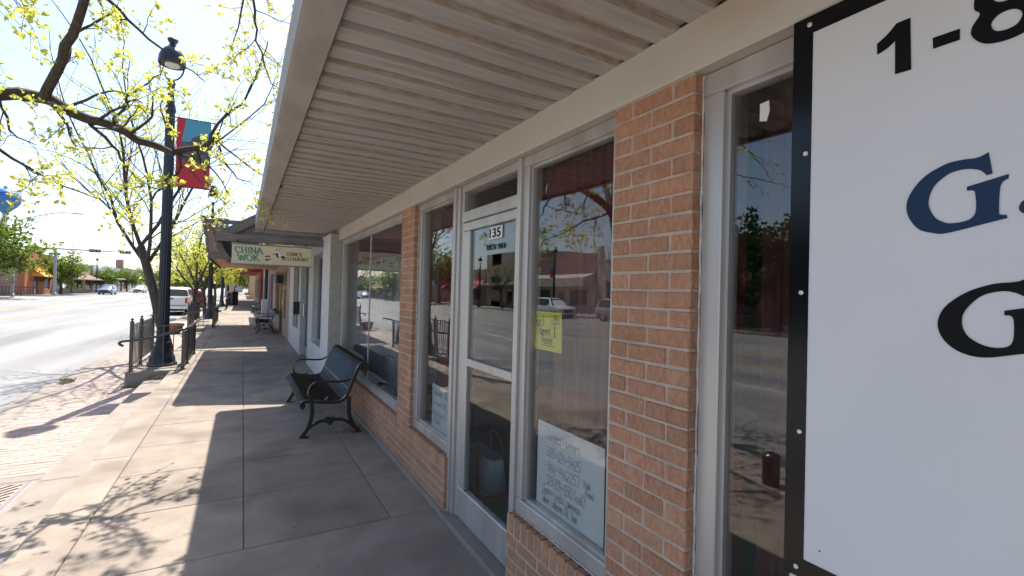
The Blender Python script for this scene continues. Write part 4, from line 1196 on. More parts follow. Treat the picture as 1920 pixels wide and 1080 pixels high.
# ================================================================== railings on their concrete platforms
def railing(label, y0, y1, near_end=True, xl=-1.77, xr=-.97):
    pl = tag(obj('platform_block', MB().cbox(-1.84, -.88, y0 - .09, y1 + .1, -.40, .012, .012), M_kerb), 'raised concrete block under the ' + label[0], 'concrete block')
    t = thing('iron_railing', label[1], 'railing', ((xl + xr) / 2, y0, 0.012), group='black iron railings along the kerb')
    ys_l = [y0, y0 + .96] + [y0 + .96 + 1.42 * i for i in range(1, int((y1 - y0 - .96) / 1.42) + 1)]
    ys_r = [y0 - .02, y0 + .75] + [y0 + .75 + 1.6 * i for i in range(1, int((y1 - y0 - .75) / 1.6) + 1)]
    def post(x, y, h, fin=True):
        p = obj('post', MB().cbox(x - .028, x + .028, y - .028, y + .028, .012, h, .004), M_blackpaint, t)
        obj('foot_plate', MB().cbox(x - .05, x + .05, y - .05, y + .05, .012, .024, .003), M_blackpaint, p)
        if fin: obj('finial', MB().lathe([(.034, h), (.034, h + .012), (.014, h + .02), (.012, h + .03), (.024, h + .045), (.024, h + .055), (.008, h + .075)], 10, (x, y, 0)), M_blackpaint, p, smooth=True)
    for y in ys_l: post(xl, y, .93)
    for y in ys_r: post(xr, y, .76, False)
    def run(x0, ya, x1, yb, zt, zb, gap=.12):
        L = math.hypot(x1 - x0, yb - ya); n = max(1, int(L / gap))
        for z in (zt, zb):
            obj('rail', MB().tube([(x0, ya, z), (x1, yb, z)], 0, rect=(.028, .016)), M_blackpaint, t)
        for i in range(1, n):
            x = x0 + (x1 - x0) * i / n; y = ya + (yb - ya) * i / n
            obj('baluster', MB().box(x - .0075, x + .0075, y - .0075, y + .0075, zb, zt), M_blackpaint, t)
    for a, b in zip(ys_l, ys_l[1:]): run(xl, a, xl, b, .88, .13)
    for a, b in zip(ys_r, ys_r[1:]): run(xr, a, xr, b, .74, .11, .13)
    if near_end: run(xl, y0, xr, y0 - .02, .86, .11, .15)
    hr = smooth_path([(xl - .10, y0 - .10, .50), (xl - .16, y0 - .10, .54), (xl - .12, y0 - .10, .585), (xl + .08, y0 - .10, .605), (xl + .38, y0 - .10, .66), (xl + .6, y0 - .10, .74), (xr - .02, y0 - .10, .79), (xr + .06, y0 + .05, .81), (xr + .07, y0 + .5, .81), (xr + .06, y1 - .3, .80), (xr + .06, y1, .78)], 4)
    obj('handrail', MB().tube(hr, .023, 10), M_blackpaint, t, smooth=True)
    return t
railing(('near railing with the lamp post', 'black iron railing with finials around the near lamp post'), 11.12, 14.2)
railing(('second railing', 'second black iron railing beside the young tree and pickup'), 21.6, 27.0)
railing(('third railing', 'far black iron railing before the black bin'), 37.5, 43.0)
# dry grass at the foot of the block
gw = MB(); r = random.Random(9)
for i in range(160):
    p = Vector((r.uniform(-1.82, -1.25), 11.0 + r.uniform(-.03, .01), LOW if r.random() < .6 else STEP))
    if p.x > -1.5: p.z = STEP
    else: p.z = LOW
    leaf_cluster(gw, p, (0, -.2, 1), r, 2, .07)
for i in range(140):
    p = Vector((-2.88 + r.gauss(0, .04), 12.0 + r.gauss(0, .10), LOW)); leaf_cluster(gw, p, (0, 0, 1), r, 2, .06)
o = obj('weeds', gw, M_straw, fix=False); o['kind'] = 'stuff'; o['label'] = 'dry weeds along the foot of the concrete block'
# bins and pot
def bin_(label, loc, r=.24, h=.8, kind='litter bin'):
    t = thing(kind.replace(' ', '_'), label, kind, loc, world=False)
    obj('body', MB().lathe([(r * .9, 0), (r, .05), (r, h * .86), (r * 1.06, h * .88), (r * 1.06, h * .93)], 24, flute=(.05, h * .86, .96)), M_blackpaint, t)
    obj('lid', MB().lathe([(r * 1.06, h * .93), (r * .9, h), (r * .45, h * 1.05), (r * .4, h * 1.0)], 24), M_blackpaint, t, smooth=True)
bin_('short black bollard on the brick strip mirrored in the window beside the big sign', (-1.98, 2.9, LOW), .085, .32, 'bollard')
bin_('tall black bin on the far pavement past the railings', (-.75, 47.8, 0), .42, 1.15)
pot = thing('planter_pot', 'terracotta planter bowl by the kerb mirrored in the wide window', 'planter', (-2.3, 22.6, LOW), world=False)
obj('bowl', MB().lathe([(.18, 0), (.26, .15), (.31, .32), (.34, .33), (.34, .38), (.30, .38), (.28, .33), (.1, .32)], 24), M_terra, pot, smooth=True)
obj('soil', MB().lathe([(.28, .325), (.01, .33)], 20), M_dirt, pot)

# ================================================================== generic shop fronts
def shop(name, label, xf, s, y0, y1, h, wm, wins=(), doors=(), depth=9, fm=M_alu, cap=None, z0=0.0, canopy=None, group=None, arch=None):
    """front plane x = xf, street side in direction s"""
    t = thing(name, label, 'building', (xf, (y0 + y1) / 2, z0), group=group)
    ops = sorted([(a, b, z0 + c_, z0 + d) for a, b, c_, d in wins] + [(a, b, z0 - .01, z0 + d) for a, b, d in doors])
    xi = xf - s * .25
    X = (min(xf, xi), max(xf, xi))
    w = MB(); y = y0
    for a, b, c_, d in ops:
        if a > y: w.box(X[0], X[1], y, a, z0 - .3, z0 + h)
        if c_ > z0: w.box(X[0], X[1], a, b, z0 - .3, c_)
        w.box(X[0], X[1], a, b, d, z0 + h)
        y = b
    if y < y1: w.box(X[0], X[1], y, y1, z0 - .3, z0 + h)
    obj('wall', w, wm, t)
    xb = xf - s * depth
    sh = MB(); Xs = (min(xi, xb), max(xi, xb))
    sh.box(Xs[0], Xs[1], y0 + .001, y0 + .25, z0 - .3, z0 + h - .1); sh.box(Xs[0], Xs[1], y1 - .25, y1 - .001, z0 - .3, z0 + h - .1)
    sh.box(Xs[0], Xs[1], y0 + .26, y1 - .26, z0 + h - .6, z0 + h - .4); sh.box(min(xb, xb + s * .2), max(xb, xb + s * .2), y0 + .26, y1 - .26, z0 - .3, z0 + h - .6)
    obj('shell', sh, wm, t)
    fx = xf - s * .16
    def rx(a, b): return (min(a, b), max(a, b))
    for a, b, c_, d in wins:
        f = MB(); q = rx(fx, fx + s * .06)
        for (p, r_, u, v) in ((a, b, c_, c_ + .06), (a, b, d - .06, d), (a, a + .06, c_ + .06, d - .06), (b - .06, b, c_ + .06, d - .06)):
            f.box(q[0], q[1], p, r_, z0 + u, z0 + v)
        n = max(1, round((b - a) / 1.6))
        for i in range(1, n):
            yy = a + (b - a) * i / n; f.box(q[0] + .002, q[1] - .002, yy - .025, yy + .025, z0 + c_ + .06, z0 + d - .06)
        wo = obj('window', f, fm, t)
        for i in range(n):
            q2 = rx(fx + s * .02, fx + s * .03)
            obj('pane', MB().box(q2[0], q2[1], a + (b - a) * i / n + .03, a + (b - a) * (i + 1) / n - .03, z0 + c_ + .03, z0 + d - .03), M_shopglass, wo)
    for a, b, d in doors:
        f = MB(); q = rx(fx, fx + s * .05)
        f.box(q[0], q[1], a + .01, a + .11, z0, z0 + d - .01); f.box(q[0], q[1], b - .11, b - .01, z0, z0 + d - .01); f.box(q[0], q[1], a + .111, b - .111, z0, z0 + .22); f.box(q[0], q[1], a + .111, b - .111, z0 + d - .11, z0 + d - .01)
        do = obj('door', f, fm, t)
        q2 = rx(fx + s * .02, fx + s * .03)
        obj('pane', MB().box(q2[0], q2[1], a + .11, b - .11, z0 + .22, z0 + d - .11), M_shopglass, do)
        obj('handle', MB().tube([(fx + s * .09, b - .06, z0 + .95), (fx + s * .09, b - .06, z0 + 1.25)], .012, 6), M_chrome, do)
    if cap:
        q = rx(xf + s * .06, xf - s * .3); obj('coping', MB().cbox(q[0], q[1], y0, y1, z0 + h + .002, z0 + h + .14, .01), cap, t)
    if canopy:
        dep, cz, th, cm, slope = canopy
        poly = [(xf + s * .002, z0 + cz + th + slope), (xf + s * dep, z0 + cz + th), (xf + s * dep, z0 + cz), (xf + s * .002, z0 + cz + slope)]
        obj('canopy', MB().prism(poly, y0 + .1, y1 - .1, 'y'), cm, t)
    return t

# --- the white shop with the hanging restaurant sign
OX = 1.25
cw = shop('white_shop', 'white painted restaurant front with recessed windows beside the bench', OX, -1, 8.645, 16.0, 4.8, M_whitewall,
          wins=((9.2, 10.45, .56, 2.32), (13.3, 14.75, .58, 2.32)), doors=((11.2, 12.75, 2.30),), fm=M_galv)
rf = obj('shed_roof', MB().prism([(-.40, 2.40), (OX - .005, 3.46), (OX - .005, 3.60), (-.44, 2.52)], 9.25, 15.4, 'y'), M_roofdark, cw)
obj('rake_board', MB().prism([(-.42, 2.36), (OX - .005, 3.42), (OX - .005, 3.56), (-.44, 2.50)], 9.20, 9.248, 'y'), M_wood, rf)
obj('gable_panel', MB().prism([(-.30, 2.42), (OX - .005, 2.44), (OX - .005, 3.38)], 9.262, 9.30, 'y'), M_wood, rf)
obj('tie_beam', MB().cbox(-.40, OX - .005, 9.12, 9.198, 2.40, 2.52, .004), M_wood, rf)
obj('eave_beam', MB().cbox(-.41, -.33, 9.302, 15.35, 2.28, 2.40, .004), M_wood, rf)
obj('eave_bracket', MB().tube([(-.37, 9.34, 2.36), (-.30, 9.34, 2.22), (-.22, 9.34, 2.10)], 0, rect=(.07, .06)), M_wood, rf)
obj('mail_box', MB().cbox(OX - .14, OX - .006, 12.92, 13.17, .98, 1.30, .01), M_signal, cw)
# hanging sign
hs = thing('hanging_sign', 'cream hanging sign reading CHINA WOK CHINESE RESTAURANT with a small panda', 'sign', (.42, 9.03, 2.02))
SY = 9.03
obj('panel', MB().cbox(-.175, 1.025, SY - .025, SY + .025, 2.03, 2.345, .003), M_signcream, hs)
obj('trim', MB().cbox(-.185, 1.035, SY - .032, SY + .032, 2.346, 2.366, .003), M_signgrey, hs)
obj('trim', MB().cbox(-.185, 1.035, SY - .032, SY + .032, 2.008, 2.029, .003), M_signgrey, hs)
for x in (-.1, .95):
    obj('hanger', MB().tube([(x, SY, 2.36), (x, 9.13, 2.43)], .008, 6), M_signal, hs)
def sign_text(txt, size, m, x, z, width, shear=0.0, off=0.0, nm='lettering'):
    o = obj(nm, text_mesh(txt, size, m, nm, shear=shear, offset=off, width=width), None, hs); o.matrix_parent_inverse = Matrix()
    place_flat(o, (x - hs.location.x, SY - .0262 - hs.location.y, z - hs.location.z), (1, 0, 0), (0, 0, 1))
def serif(txt, x, z, hgt, width, m, shear=.0, w=.1):
    """serif capitals from strokes"""
    T = {'C': '.85,.72 .8,.92 .5,1 .12,.75 .1,.3 .4,0 .75,.06 .88,.25', 'H': '.15,0 .15,1|.85,0 .85,1|.15,.52 .85,.52', 'I': '.5,0 .5,1', 'N': '.12,0 .12,1|.12,1 .88,0|.88,0 .88,1', 'A': '.05,0 .5,1|.5,1 .95,0|.22,.36 .78,.36', 'W': '0,1 .25,0|.25,0 .5,.8|.5,.8 .75,0|.75,0 1,1', 'O': '.5,1 .12,.75 .1,.3 .45,0 .85,.2 .9,.7 .5,1', 'K': '.15,0 .15,1|.85,1 .18,.45|.38,.6 .92,0',
         'E': '.15,0 .15,1|.15,1 .8,1|.15,.52 .65,.52|.15,0 .85,0', 'S': '.78,.82 .5,1 .15,.8 .3,.56 .7,.42 .85,.2 .5,0 .15,.16', 'R': '.15,0 .15,1|.15,1 .6,1 .82,.78 .6,.52 .15,.52|.45,.52 .9,0', 'T': '.5,0 .5,1|.05,1 .95,1', 'U': '.15,1 .15,.3 .45,0 .8,.25 .85,1'}
    SER = {'H': ((.15, 0), (.15, 1), (.85, 0), (.85, 1)), 'I': ((.5, 0), (.5, 1)), 'N': ((.12, 0), (.12, 1), (.88, 1)), 'A': ((.05, 0), (.95, 0)), 'W': ((0, 1), (.5, .8), (1, 1)), 'K': ((.15, 0), (.15, 1), (.85, 1), (.92, 0)), 'R': ((.15, 0), (.9, 0)), 'T': ((.5, 0),), 'U': ((.15, 1), (.85, 1)), 'E': (), 'S': (), 'C': (), 'O': ()}
    WD = {'I': .45, 'W': 1.25, 'N': 1.05, 'E': .85, 'S': .8, 'R': .95}
    tot = sum(WD.get(ch, 1.0) + .12 for ch in txt) - .12
    k = width / tot; mb = MB(); cx = 0.0
    def P(a, b, wd):
        return Vector(((cx + a * wd) * k + b * hgt * shear, b * hgt, 0))
    for ch in txt:
        wd = WD.get(ch, 1.0)
        for st in T[ch].split('|'):
            p = [tuple(float(v) for v in q.split(',')) for q in st.split()]
            pts = [P(a, b, wd) for a, b in p]
            if len(pts) > 2: pts = smooth_path(pts, 4)
            for a, b in zip(pts, pts[1:]):
                d = b - a
                if d.length < 1e-6: continue
                thick = w * hgt * (.65 + .6 * abs(d.normalized().y))
                nn = Vector((-d.y, d.x, 0)).normalized() * thick / 2
                mb.quad(a - nn, b - nn, b + nn, a + nn)
        for (a, b) in SER[ch]:
            q = P(a, b, wd); e = .11 * hgt
            mb.quad(q + Vector((-e, -.03 * hgt, 0)), q + Vector((e, -.03 * hgt, 0)), q + Vector((e, .03 * hgt, 0)), q + Vector((-e, .03 * hgt, 0)))
        cx += wd + .12
    o = obj('lettering', mb, m, hs, fix=False); o.matrix_parent_inverse = Matrix()
    return o, (x, z)
def lay(o_pos, dy=.0262):
    o, (x, z) = o_pos
    place_flat(o, (x - hs.location.x, SY - dy - hs.location.y, z - hs.location.z), (1, 0, 0), (0, 0, 1))
M_signshade = mat('sign_shade', (0.36, 0.36, 0.25), 0.6)
lay(serif('CHINA', -.118, 2.202, .105, .40, M_signshade, -.18, .17), .0256); lay(serif('CHINA', -.125, 2.205, .105, .40, M_signgreen, -.18, .16))
lay(serif('WOK', -.072, 2.078, .105, .31, M_signshade, -.18, .17), .0256); lay(serif('WOK', -.08, 2.082, .105, .31, M_signgreen, -.18, .16))
lay(serif('CHINESE', .64, 2.20, .06, .26, M_inkblack, 0, .12))
lay(serif('RESTAURANT', .565, 2.115, .06, .43, M_inkblack, 0, .12))
def disc(x, z, rx, rz, m, nm, dy):
    o = obj(nm, MB().prism([(x + rx * math.cos(i * math.pi / 8), z + rz * math.sin(i * math.pi / 8)) for i in range(16)], SY - .0255 - dy, SY - .025, 'y'), m, hs)
for a in ((.515, 2.205, .04, .05, M_inkblack, .0005), (.53, 2.20, .024, .036, M_panda_w, .001), (.506, 2.262, .034, .032, M_panda_w, .0015), (.482, 2.288, .011, .011, M_inkblack, .002), (.527, 2.29, .010, .010, M_inkblack, .002), (.515, 2.264, .008, .007, M_inkblack, .002), (.495, 2.262, .006, .007, M_inkblack, .002), (.575, 2.175, .03, .013, M_inkblack, .001), (.60, 2.162, .018, .01, M_inkblack, .0012), (.45, 2.215, .022, .012, M_signgreen, .0008)):
    disc(a[0], a[1], a[2], a[3], a[4], 'panda_mark', a[5])
for a in ((.325, 2.165, .022, .012, M_red), (.365, 2.172, .026, .016, M_red), (.335, 2.115, .03, .018, M_signgreen), (.375, 2.118, .026, .016, M_signgreen), (.345, 2.10, .01, .014, M_signgreen)):
    disc(a[0], a[1], a[2], a[3], a[4], 'flower_mark', .0006)

# --- shops further along our side
M_tanbrick = brick_tex_mat('tan_brickwork', (0.42, 0.30, 0.20), (0.38, 0.27, 0.18), (0.45, 0.40, 0.33))
M_redbrick = brick_tex_mat('red_brickwork', (0.30, 0.13, 0.085), (0.26, 0.11, 0.075), (0.36, 0.31, 0.27))
M_brownbrick = brick_tex_mat('brown_brickwork', (0.40, 0.26, 0.20), (0.34, 0.21, 0.16), (0.44, 0.38, 0.33), .4, .13)
M_pink = mat('mauve_stucco', (0.32, 0.20, 0.25), 0.85, (0.28, 0.18, 0.22), 3)
M_green = mat('green_stucco', (0.34, 0.46, 0.22), 0.85, (0.30, 0.42, 0.20), 3)
M_redw = mat('red_stucco', (0.30, 0.045, 0.05), 0.8, (0.26, 0.04, 0.045), 3)
M_mansard = mat('mansard_tile', (0.17, 0.075, 0.06), 0.85, (0.13, 0.06, 0.05), 4)
M_tan = mat('tan_stucco', (0.50, 0.39, 0.28), 0.85, (0.44, 0.34, 0.25), 2)
M_orangew = mat('orange_stucco', (0.48, 0.165, 0.075), 0.85, (0.43, 0.15, 0.07), 2)
M_orangea = mat('orange_awning', (0.72, 0.30, 0.06), 0.8)
M_reda = mat('red_awning', (0.50, 0.09, 0.08), 0.8)
M_browna = mat('brown_canopy', (0.20, 0.11, 0.08), 0.8)
M_bluew = mat('pale_blue_stucco', (0.58, 0.62, 0.68), 0.8, (0.52, 0.56, 0.62), 2)
M_cream = mat('cream_stucco', (0.55, 0.50, 0.42), 0.85, (0.48, 0.44, 0.37), 2)
s2 = shop('timber_shop', 'tan brick shop with wall air conditioner and an open timber canopy', OX, -1, 16.01, 24.6, 4.6, M_tanbrick, wins=((17.3, 18.3, .6, 1.6), (20.6, 23.0, .5, 2.3)), doors=((18.9, 20.1, 2.25),), fm=M_woodwarm)
tc = obj('timber_canopy', MB().cbox(-.86, OX - .005, 16.05, 24.5, 2.46, 2.56, .006), M_woodwarm, s2)
obj('front_board', MB().cbox(-.90, -.862, 16.02, 24.55, 2.40, 2.66, .004), M_wood, tc)
obj('end_board', MB().cbox(-.90, -.30, 16.0, 16.045, 2.42, 2.64, .004), M_wood, tc)
for y in (16.1, 18.2, 20.3, 22.4, 24.4):
    obj('leaning_post', MB().tube([(-.88, y, 2.6), (-.93, y, 3.0), (-1.02, y, 3.5)], 0, rect=(.12, .10)), M_wood, tc)
    obj('rafter', MB().tube([(-1.02, y, 3.5), (OX - .01, y, 3.56)], 0, rect=(.09, .12)), M_wood, tc)
    obj('brace', MB().tube([(-.90, y + .09, 3.42), (-.35, y + .09, 2.62)], 0, rect=(.06, .09)), M_wood, tc)
for x in (-.6, -.2):
    obj('upright', MB().tube([(x, 16.1, 2.56), (x, 16.1, 3.45)], 0, rect=(.035, .035)), M_wood, tc)
obj('top_rail', MB().tube([(-1.04, 16.0, 3.58), (-1.04, 24.55, 3.58)], 0, rect=(.10, .12)), M_wood, tc)
ac = thing('air_conditioner', 'grey box air conditioner sticking out of the tan brick wall', 'air conditioner', (OX - .2, 17.0, 1.74))
obj('case', MB().cbox(.90, OX - .004, 17.35, 18.05, 1.72, 2.12, .012), M_galv, ac)
for i in range(7): obj('louvre', MB().box(.892, .8995, 17.42, 17.98, 1.77 + i * .045, 1.785 + i * .045), M_signal, ac)
obj('side_vent', MB().box(.96, 1.16, 17.343, 17.3495, 1.78, 2.06), M_signal, ac)
shop('mauve_shop', 'narrow mauve shop front past the air conditioner', OX, -1, 24.61, 30.5, 4.4, M_pink, wins=((25.2, 27.4, .5, 2.3),), doors=((28.0, 29.0, 2.2),), canopy=(.55, 2.75, .1, M_browna, .2))
tag(obj('downpipe', MB().tube([(OX - .1, 30.55, 0), (OX - .1, 30.55, 4.3)], .09, 10), M_signal), 'thick black downpipe between the mauve and green shops', 'pipe')
tag(obj('utility_box', MB().cbox(.92, OX - .005, 29.6, 30.0, 0.0, .95, .02), M_whitewall), 'white utility box standing at the foot of the black downpipe', 'box')
shop('green_shop', 'pale green shop front behind the small far bench', OX, -1, 30.66, 38.0, 4.6, M_green, wins=((33.4, 35.6, .6, 2.3),), doors=((36.2, 37.2, 2.2),))
shop('red_shop', 'dark red shop front with a sloping grey metal awning', OX, -1, 38.01, 47.0, 5.5, M_redw, wins=((39, 42, .6, 2.4),), doors=((43, 44.1, 2.2),), canopy=(1.5, 2.65, .08, M_galv, .75))
s5 = shop('tan_shop', 'tan stucco shop with flat red canopy near the far end of the pavement', OX, -1, 47.01, 66.0, 6.5, M_tan, wins=((48, 51, .6, 2.4), (54, 57, .6, 2.4), (60, 63, .6, 2.4)), doors=((52, 53.1, 2.2),), canopy=(2.2, 2.95, .4, M_reda, 0))
pt = thing('walkway_portal', 'tan portal spanning the far end of the pavement', 'portal', (0, 70, 0))
obj('column', MB().cbox(-1.6, -1.0, 69.6, 70.4, 0, 3.1, .02), M_tan, pt); obj('column', MB().cbox(.7, 1.24, 69.6, 70.4, 0, 3.1, .02), M_tan, pt)
obj('lintel', MB().cbox(-1.6, 1.24, 69.6, 70.4, 3.102, 4.6, .02), M_tan, pt)
shop('cream_shop', 'cream shop block beyond the portal at the far end', OX, -1, 71, 96, 5.5, M_cream, wins=((73, 77, .6, 2.5), (80, 84, .6, 2.5)), doors=((78, 79.2, 2.2),))
shop('brick_shop', 'distant red brick block on the shop side of the street', OX, -1, 104, 150, 6, M_redbrick, wins=((107, 113, .6, 2.6), (120, 126, .6, 2.6)), doors=((115, 116.2, 2.2),))
# traffic-side building that closes the view behind the pickup
shop('white_depot', 'low white building with a red roof edge behind the pickup', -3.6, -1, 150, 190, 4.4, M_bluew, wins=((155, 160, .8, 2.6),), cap=M_reda, depth=3.5)
dup(ob, (-1.6, 112, LOW), .7, 'green tree at the street corner behind the far portal', G)

# --- opposite side of the street
XF = -28.0
shop('brick_shop', 'low dark red brick shop behind the oaks across the street', XF, 1, 2, 27, 4.6, M_redbrick, wins=((5, 9, .7, 2.6), (12, 16, .7, 2.6), (20, 24, .7, 2.6)), doors=((17.5, 18.8, 2.3),), z0=LOW)
ms = shop('arched_shop', 'white mission style shop with arched entrance across the street', XF, 1, 27.3, 37, 5.4, M_cream, wins=((29, 30.5, .9, 2.5),), doors=((33, 35.6, 3.4),), z0=LOW, cap=M_whitewall)
for a in (27.5, 36.2): obj('turret', MB().cbox(XF - .4, XF + .18, a, a + .7, 5.3, 6.6, .08), M_cream, ms)
for i in range(4): obj('vent_slot', MB().box(XF + .002, XF + .01, 28.8 + i * .7, 29.1 + i * .7, 4.2, 4.9), M_dark, ms)
shop('canopied_shop', 'grey shop with dark red mansard roof mirrored behind the white car', XF, 1, 37.2, 48, 3.6, M_cream, wins=((38.5, 41.5, .7, 2.5), (45, 47, .7, 2.5)), doors=((42.5, 43.7, 2.3),), z0=LOW, canopy=(1.6, 2.8, .9, M_cream, .5))
obj('mansard', MB().prism([(XF + .2, 3.4), (XF + .25, 3.5), (XF - .8, 6.1), (XF - 1.4, 6.1), (XF - 1.4, 3.4)], 37.3, 47.9, 'y'), M_mansard, bpy.data.objects['canopied_shop'])
shop('brown_shop', 'tall brown brick shop with wide canopy mirrored in the door glass', XF, 1, 48.3, 62, 7.4, M_tanbrick, wins=((49.5, 53, .7, 2.5), (56.5, 60, .7, 2.5), (50, 53, 4.2, 5.8), (57, 60, 4.2, 5.8)), doors=((54, 55.2, 2.3),), z0=LOW, canopy=(2.0, 2.9, .25, M_galv, .2))
shop('awning_shop', 'brick shop with red awning before the side street', XF, 1, 62.3, 75.5, 5.4, M_brownbrick, wins=((64, 68, .7, 2.5), (71, 74, .7, 2.5)), doors=((69, 70.2, 2.3),), z0=LOW, canopy=(1.7, 2.5, .05, M_reda, 1.2))
XC = -26.0
cb = shop('corner_building', 'brick corner building with orange stucco front and orange awning', XC, 1, 89, 100.5, 5.9, M_orangew, wins=((96.5, 99, .7, 2.5),), doors=((92.5, 94.2, 2.6),), z0=LOW)
sw = MB(); sw.box(XC - 14, XC - .02, 88.9, 88.998, -.3, 5.6)
sw = obj('side_wall', sw, M_brownbrick, cb)
obj('orange_pier', MB().cbox(XC - .5, XC + .12, 88.80, 89.9, LOW, 5.95, .02), M_orangew, cb)
wo = obj('side_window', MB().box(XC - 3.9, XC - 2.7, 88.84, 88.898, 3.0, 4.5), M_bluew, cb); obj('pane', MB().box(XC - 3.6, XC - 2.8, 88.83, 88.839, 3.1, 4.4), M_shopglass, wo)
obj('awning', MB().prism([(XC + .01, 3.7), (XC + 1.7, 2.35), (XC + 1.7, 2.25), (XC + .01, 2.4)], 90.6, 96, 'y'), M_orangea, cb)
obj('side_awning', MB().prism([(88.895, 3.9), (87.3, 2.5), (87.3, 2.4), (88.895, 2.6)], XC - 13, XC - 5.2, 'x'), M_reda, cb)
shop('dark_shop', 'brown storefront with long sloping brown canopy past the orange corner', XC, 1, 100.6, 123, 4.4, M_tan, wins=((102, 108, .7, 2.5), (111, 116, .7, 2.5), (118, 122, .7, 2.5)), doors=((109, 110.2, 2.3),), z0=LOW, canopy=(2.4, 2.3, .15, M_browna, .9))
shop('white_block', 'tall pale blue and white block behind the far lamp post', XC, 1, 123.2, 147, 5.4, M_bluew, wins=((126, 130, .7, 2.5), (134, 140, .7, 2.5)), doors=((131, 132.4, 2.3),), z0=LOW, canopy=(2.2, 2.7, .3, M_cream, 0))
pb = shop('pier_building', 'tan building with a tall red brick pier down the opposite side', XC, 1, 147.2, 176, 5.6, M_cream, wins=((151, 156, .7, 2.6), (160, 168, .7, 2.6)), doors=((157, 158.4, 2.3),), z0=LOW, cap=M_roofdark)
obj('brick_pier', MB().cbox(XC - 1, XC + .3, 147.3, 148.6, LOW, 7.4, .02), M_redbrick, pb)
shop('far_block', 'farthest tan block at the end of the opposite side', XC, 1, 176.2, 240, 5.5, M_tan, wins=((180, 190, .7, 2.6), (200, 210, .7, 2.6)), doors=((195, 196.5, 2.3),), z0=LOW)

# far tree line closing the street
tl = MB(); r = random.Random(31)
for i in range(2600):
    x = r.uniform(-120, 60); y = r.uniform(420, 470); zmax = 5 + 3.5 * math.sin(x * .11) + 2 * math.sin(x * .37)
    leaf_cluster(tl, Vector((x, y, r.uniform(-.4, max(zmax, 1)))), (0, 0, 1), r, 3, 2.2)
o = struct('treeline', tl, M_leaf_d, 'stuff'); o['label'] = 'far wooded skyline closing the end of the street'

# water tower
wt = thing('water_tower', 'blue bulb water tower above the trees on the skyline', 'water tower', (-94.8, 300, -.4), world=False)
obj('tank', MB().lathe([(r_ * .7, 39 + (z_ - 50) * .7) for r_, z_ in ((1.4, 40.5), (3.0, 42.5), (5.6, 45.0), (7.2, 47.5), (7.7, 50.0), (7.3, 52.6), (5.8, 54.8), (3.2, 56.2), (.5, 56.6))], 40), M_tank, wt, smooth=True)
obj('pedestal', MB().lathe([(5.5, 0), (3.4, 3), (1.6, 9), (1.0, 20), (1.0, 32.3)], 28), M_tank_w, wt, smooth=True)
obj('top_rail', MB().tube([(2.0 * math.cos(i * math.pi / 10), 2.0 * math.sin(i * math.pi / 10), 44.2) for i in range(21)], .09, 5).box(-.5, .5, -.5, .5, 43.5, 44.8), M_galv, wt)

# traffic masts and street light
def signal_head(par, x, y, z, lit=False, horiz=True):
    h = obj('signal_head', MB().cbox(x - .62, x + .62, y - .12, y + .12, z - .22, z + .22, .03), M_signal, par)
    for i, dx in enumerate((-.38, 0, .38)):
        obj('lens', MB().prism([(x + dx + .13 * math.cos(k * math.pi / 6), z + .13 * math.sin(k * math.pi / 6)) for k in range(12)], y - .128, y - .121, 'y'), M_green_on if lit and i == 2 else M_galv if not lit else M_signal, h)
m1 = thing('traffic_mast', 'grey traffic signal mast across the street with three dark signal heads', 'traffic signal', (-22.6, 89, LOW))
obj('pole', MB().lathe([(.28, 0), (.28, .3), (.2, .35), (.16, 5.6), (.1, 6.5)], 14, (-22.6, 87.8, LOW)), M_galv, m1, smooth=True)
obj('arm', MB().tube([(-26.2, 87.8, 6.15), (-22.6, 87.8, 6.2), (-14.3, 87.8, 6.15)], [.07, .11, .06], 8), M_galv, m1, smooth=True)
for x in (-25.0, -18.4, -15.0): signal_head(m1, x, 87.55, 6.15)
obj('street_name_plate', MB().box(-23.2, -22.0, 87.5, 87.53, 5.3, 5.6), M_signgreen, m1)
m2 = thing('traffic_mast', 'second traffic signal mast with a lit green lens behind the near tree trunk', 'traffic signal', (-2.4, 96, LOW))
obj('pole', MB().lathe([(.28, 0), (.28, .3), (.2, .35), (.16, 6.0), (.1, 6.7)], 14, (-2.4, 92, LOW)), M_galv, m2, smooth=True)
obj('arm', MB().tube([(-2.4, 92, 6.3), (-13, 92, 6.3)], [.1, .05], 8), M_galv, m2, smooth=True)
signal_head(m2, -7.7, 91.7, 6.25, True); signal_head(m2, -11.9, 91.7, 6.25, False)
sl = thing('street_light', 'galvanised street light with curved arm before the brick corner building', 'street light', (-23.4, 76.9, LOW))
obj('pole', MB().lathe([(.2, 0), (.2, .3), (.14, .35), (.09, 9.1)], 12, (-23.4, 76.9, LOW)), M_galv, sl, smooth=True)
obj('arm', MB().tube(smooth_path([(-23.4, 76.9, 8.6), (-21.5, 76.9, 9.4), (-20.0, 76.9, 9.9), (-19.2, 76.9, 10.05), (-18.2, 76.9, 10.05)], 4), .05, 6), M_galv, sl)
obj('arm_brace', MB().tube([(-23.4, 76.9, 8.2), (-20.6, 76.9, 9.6)], .035, 6), M_galv, sl)
obj('luminaire', MB().cbox(-18.4, -17.4, 76.75, 77.05, 9.98, 10.12, .04), M_galv, sl)
obj('street_name_plate', MB().box(-24.5, -22.5, 76.72, 76.75, 3.1, 3.55), M_signal, sl)
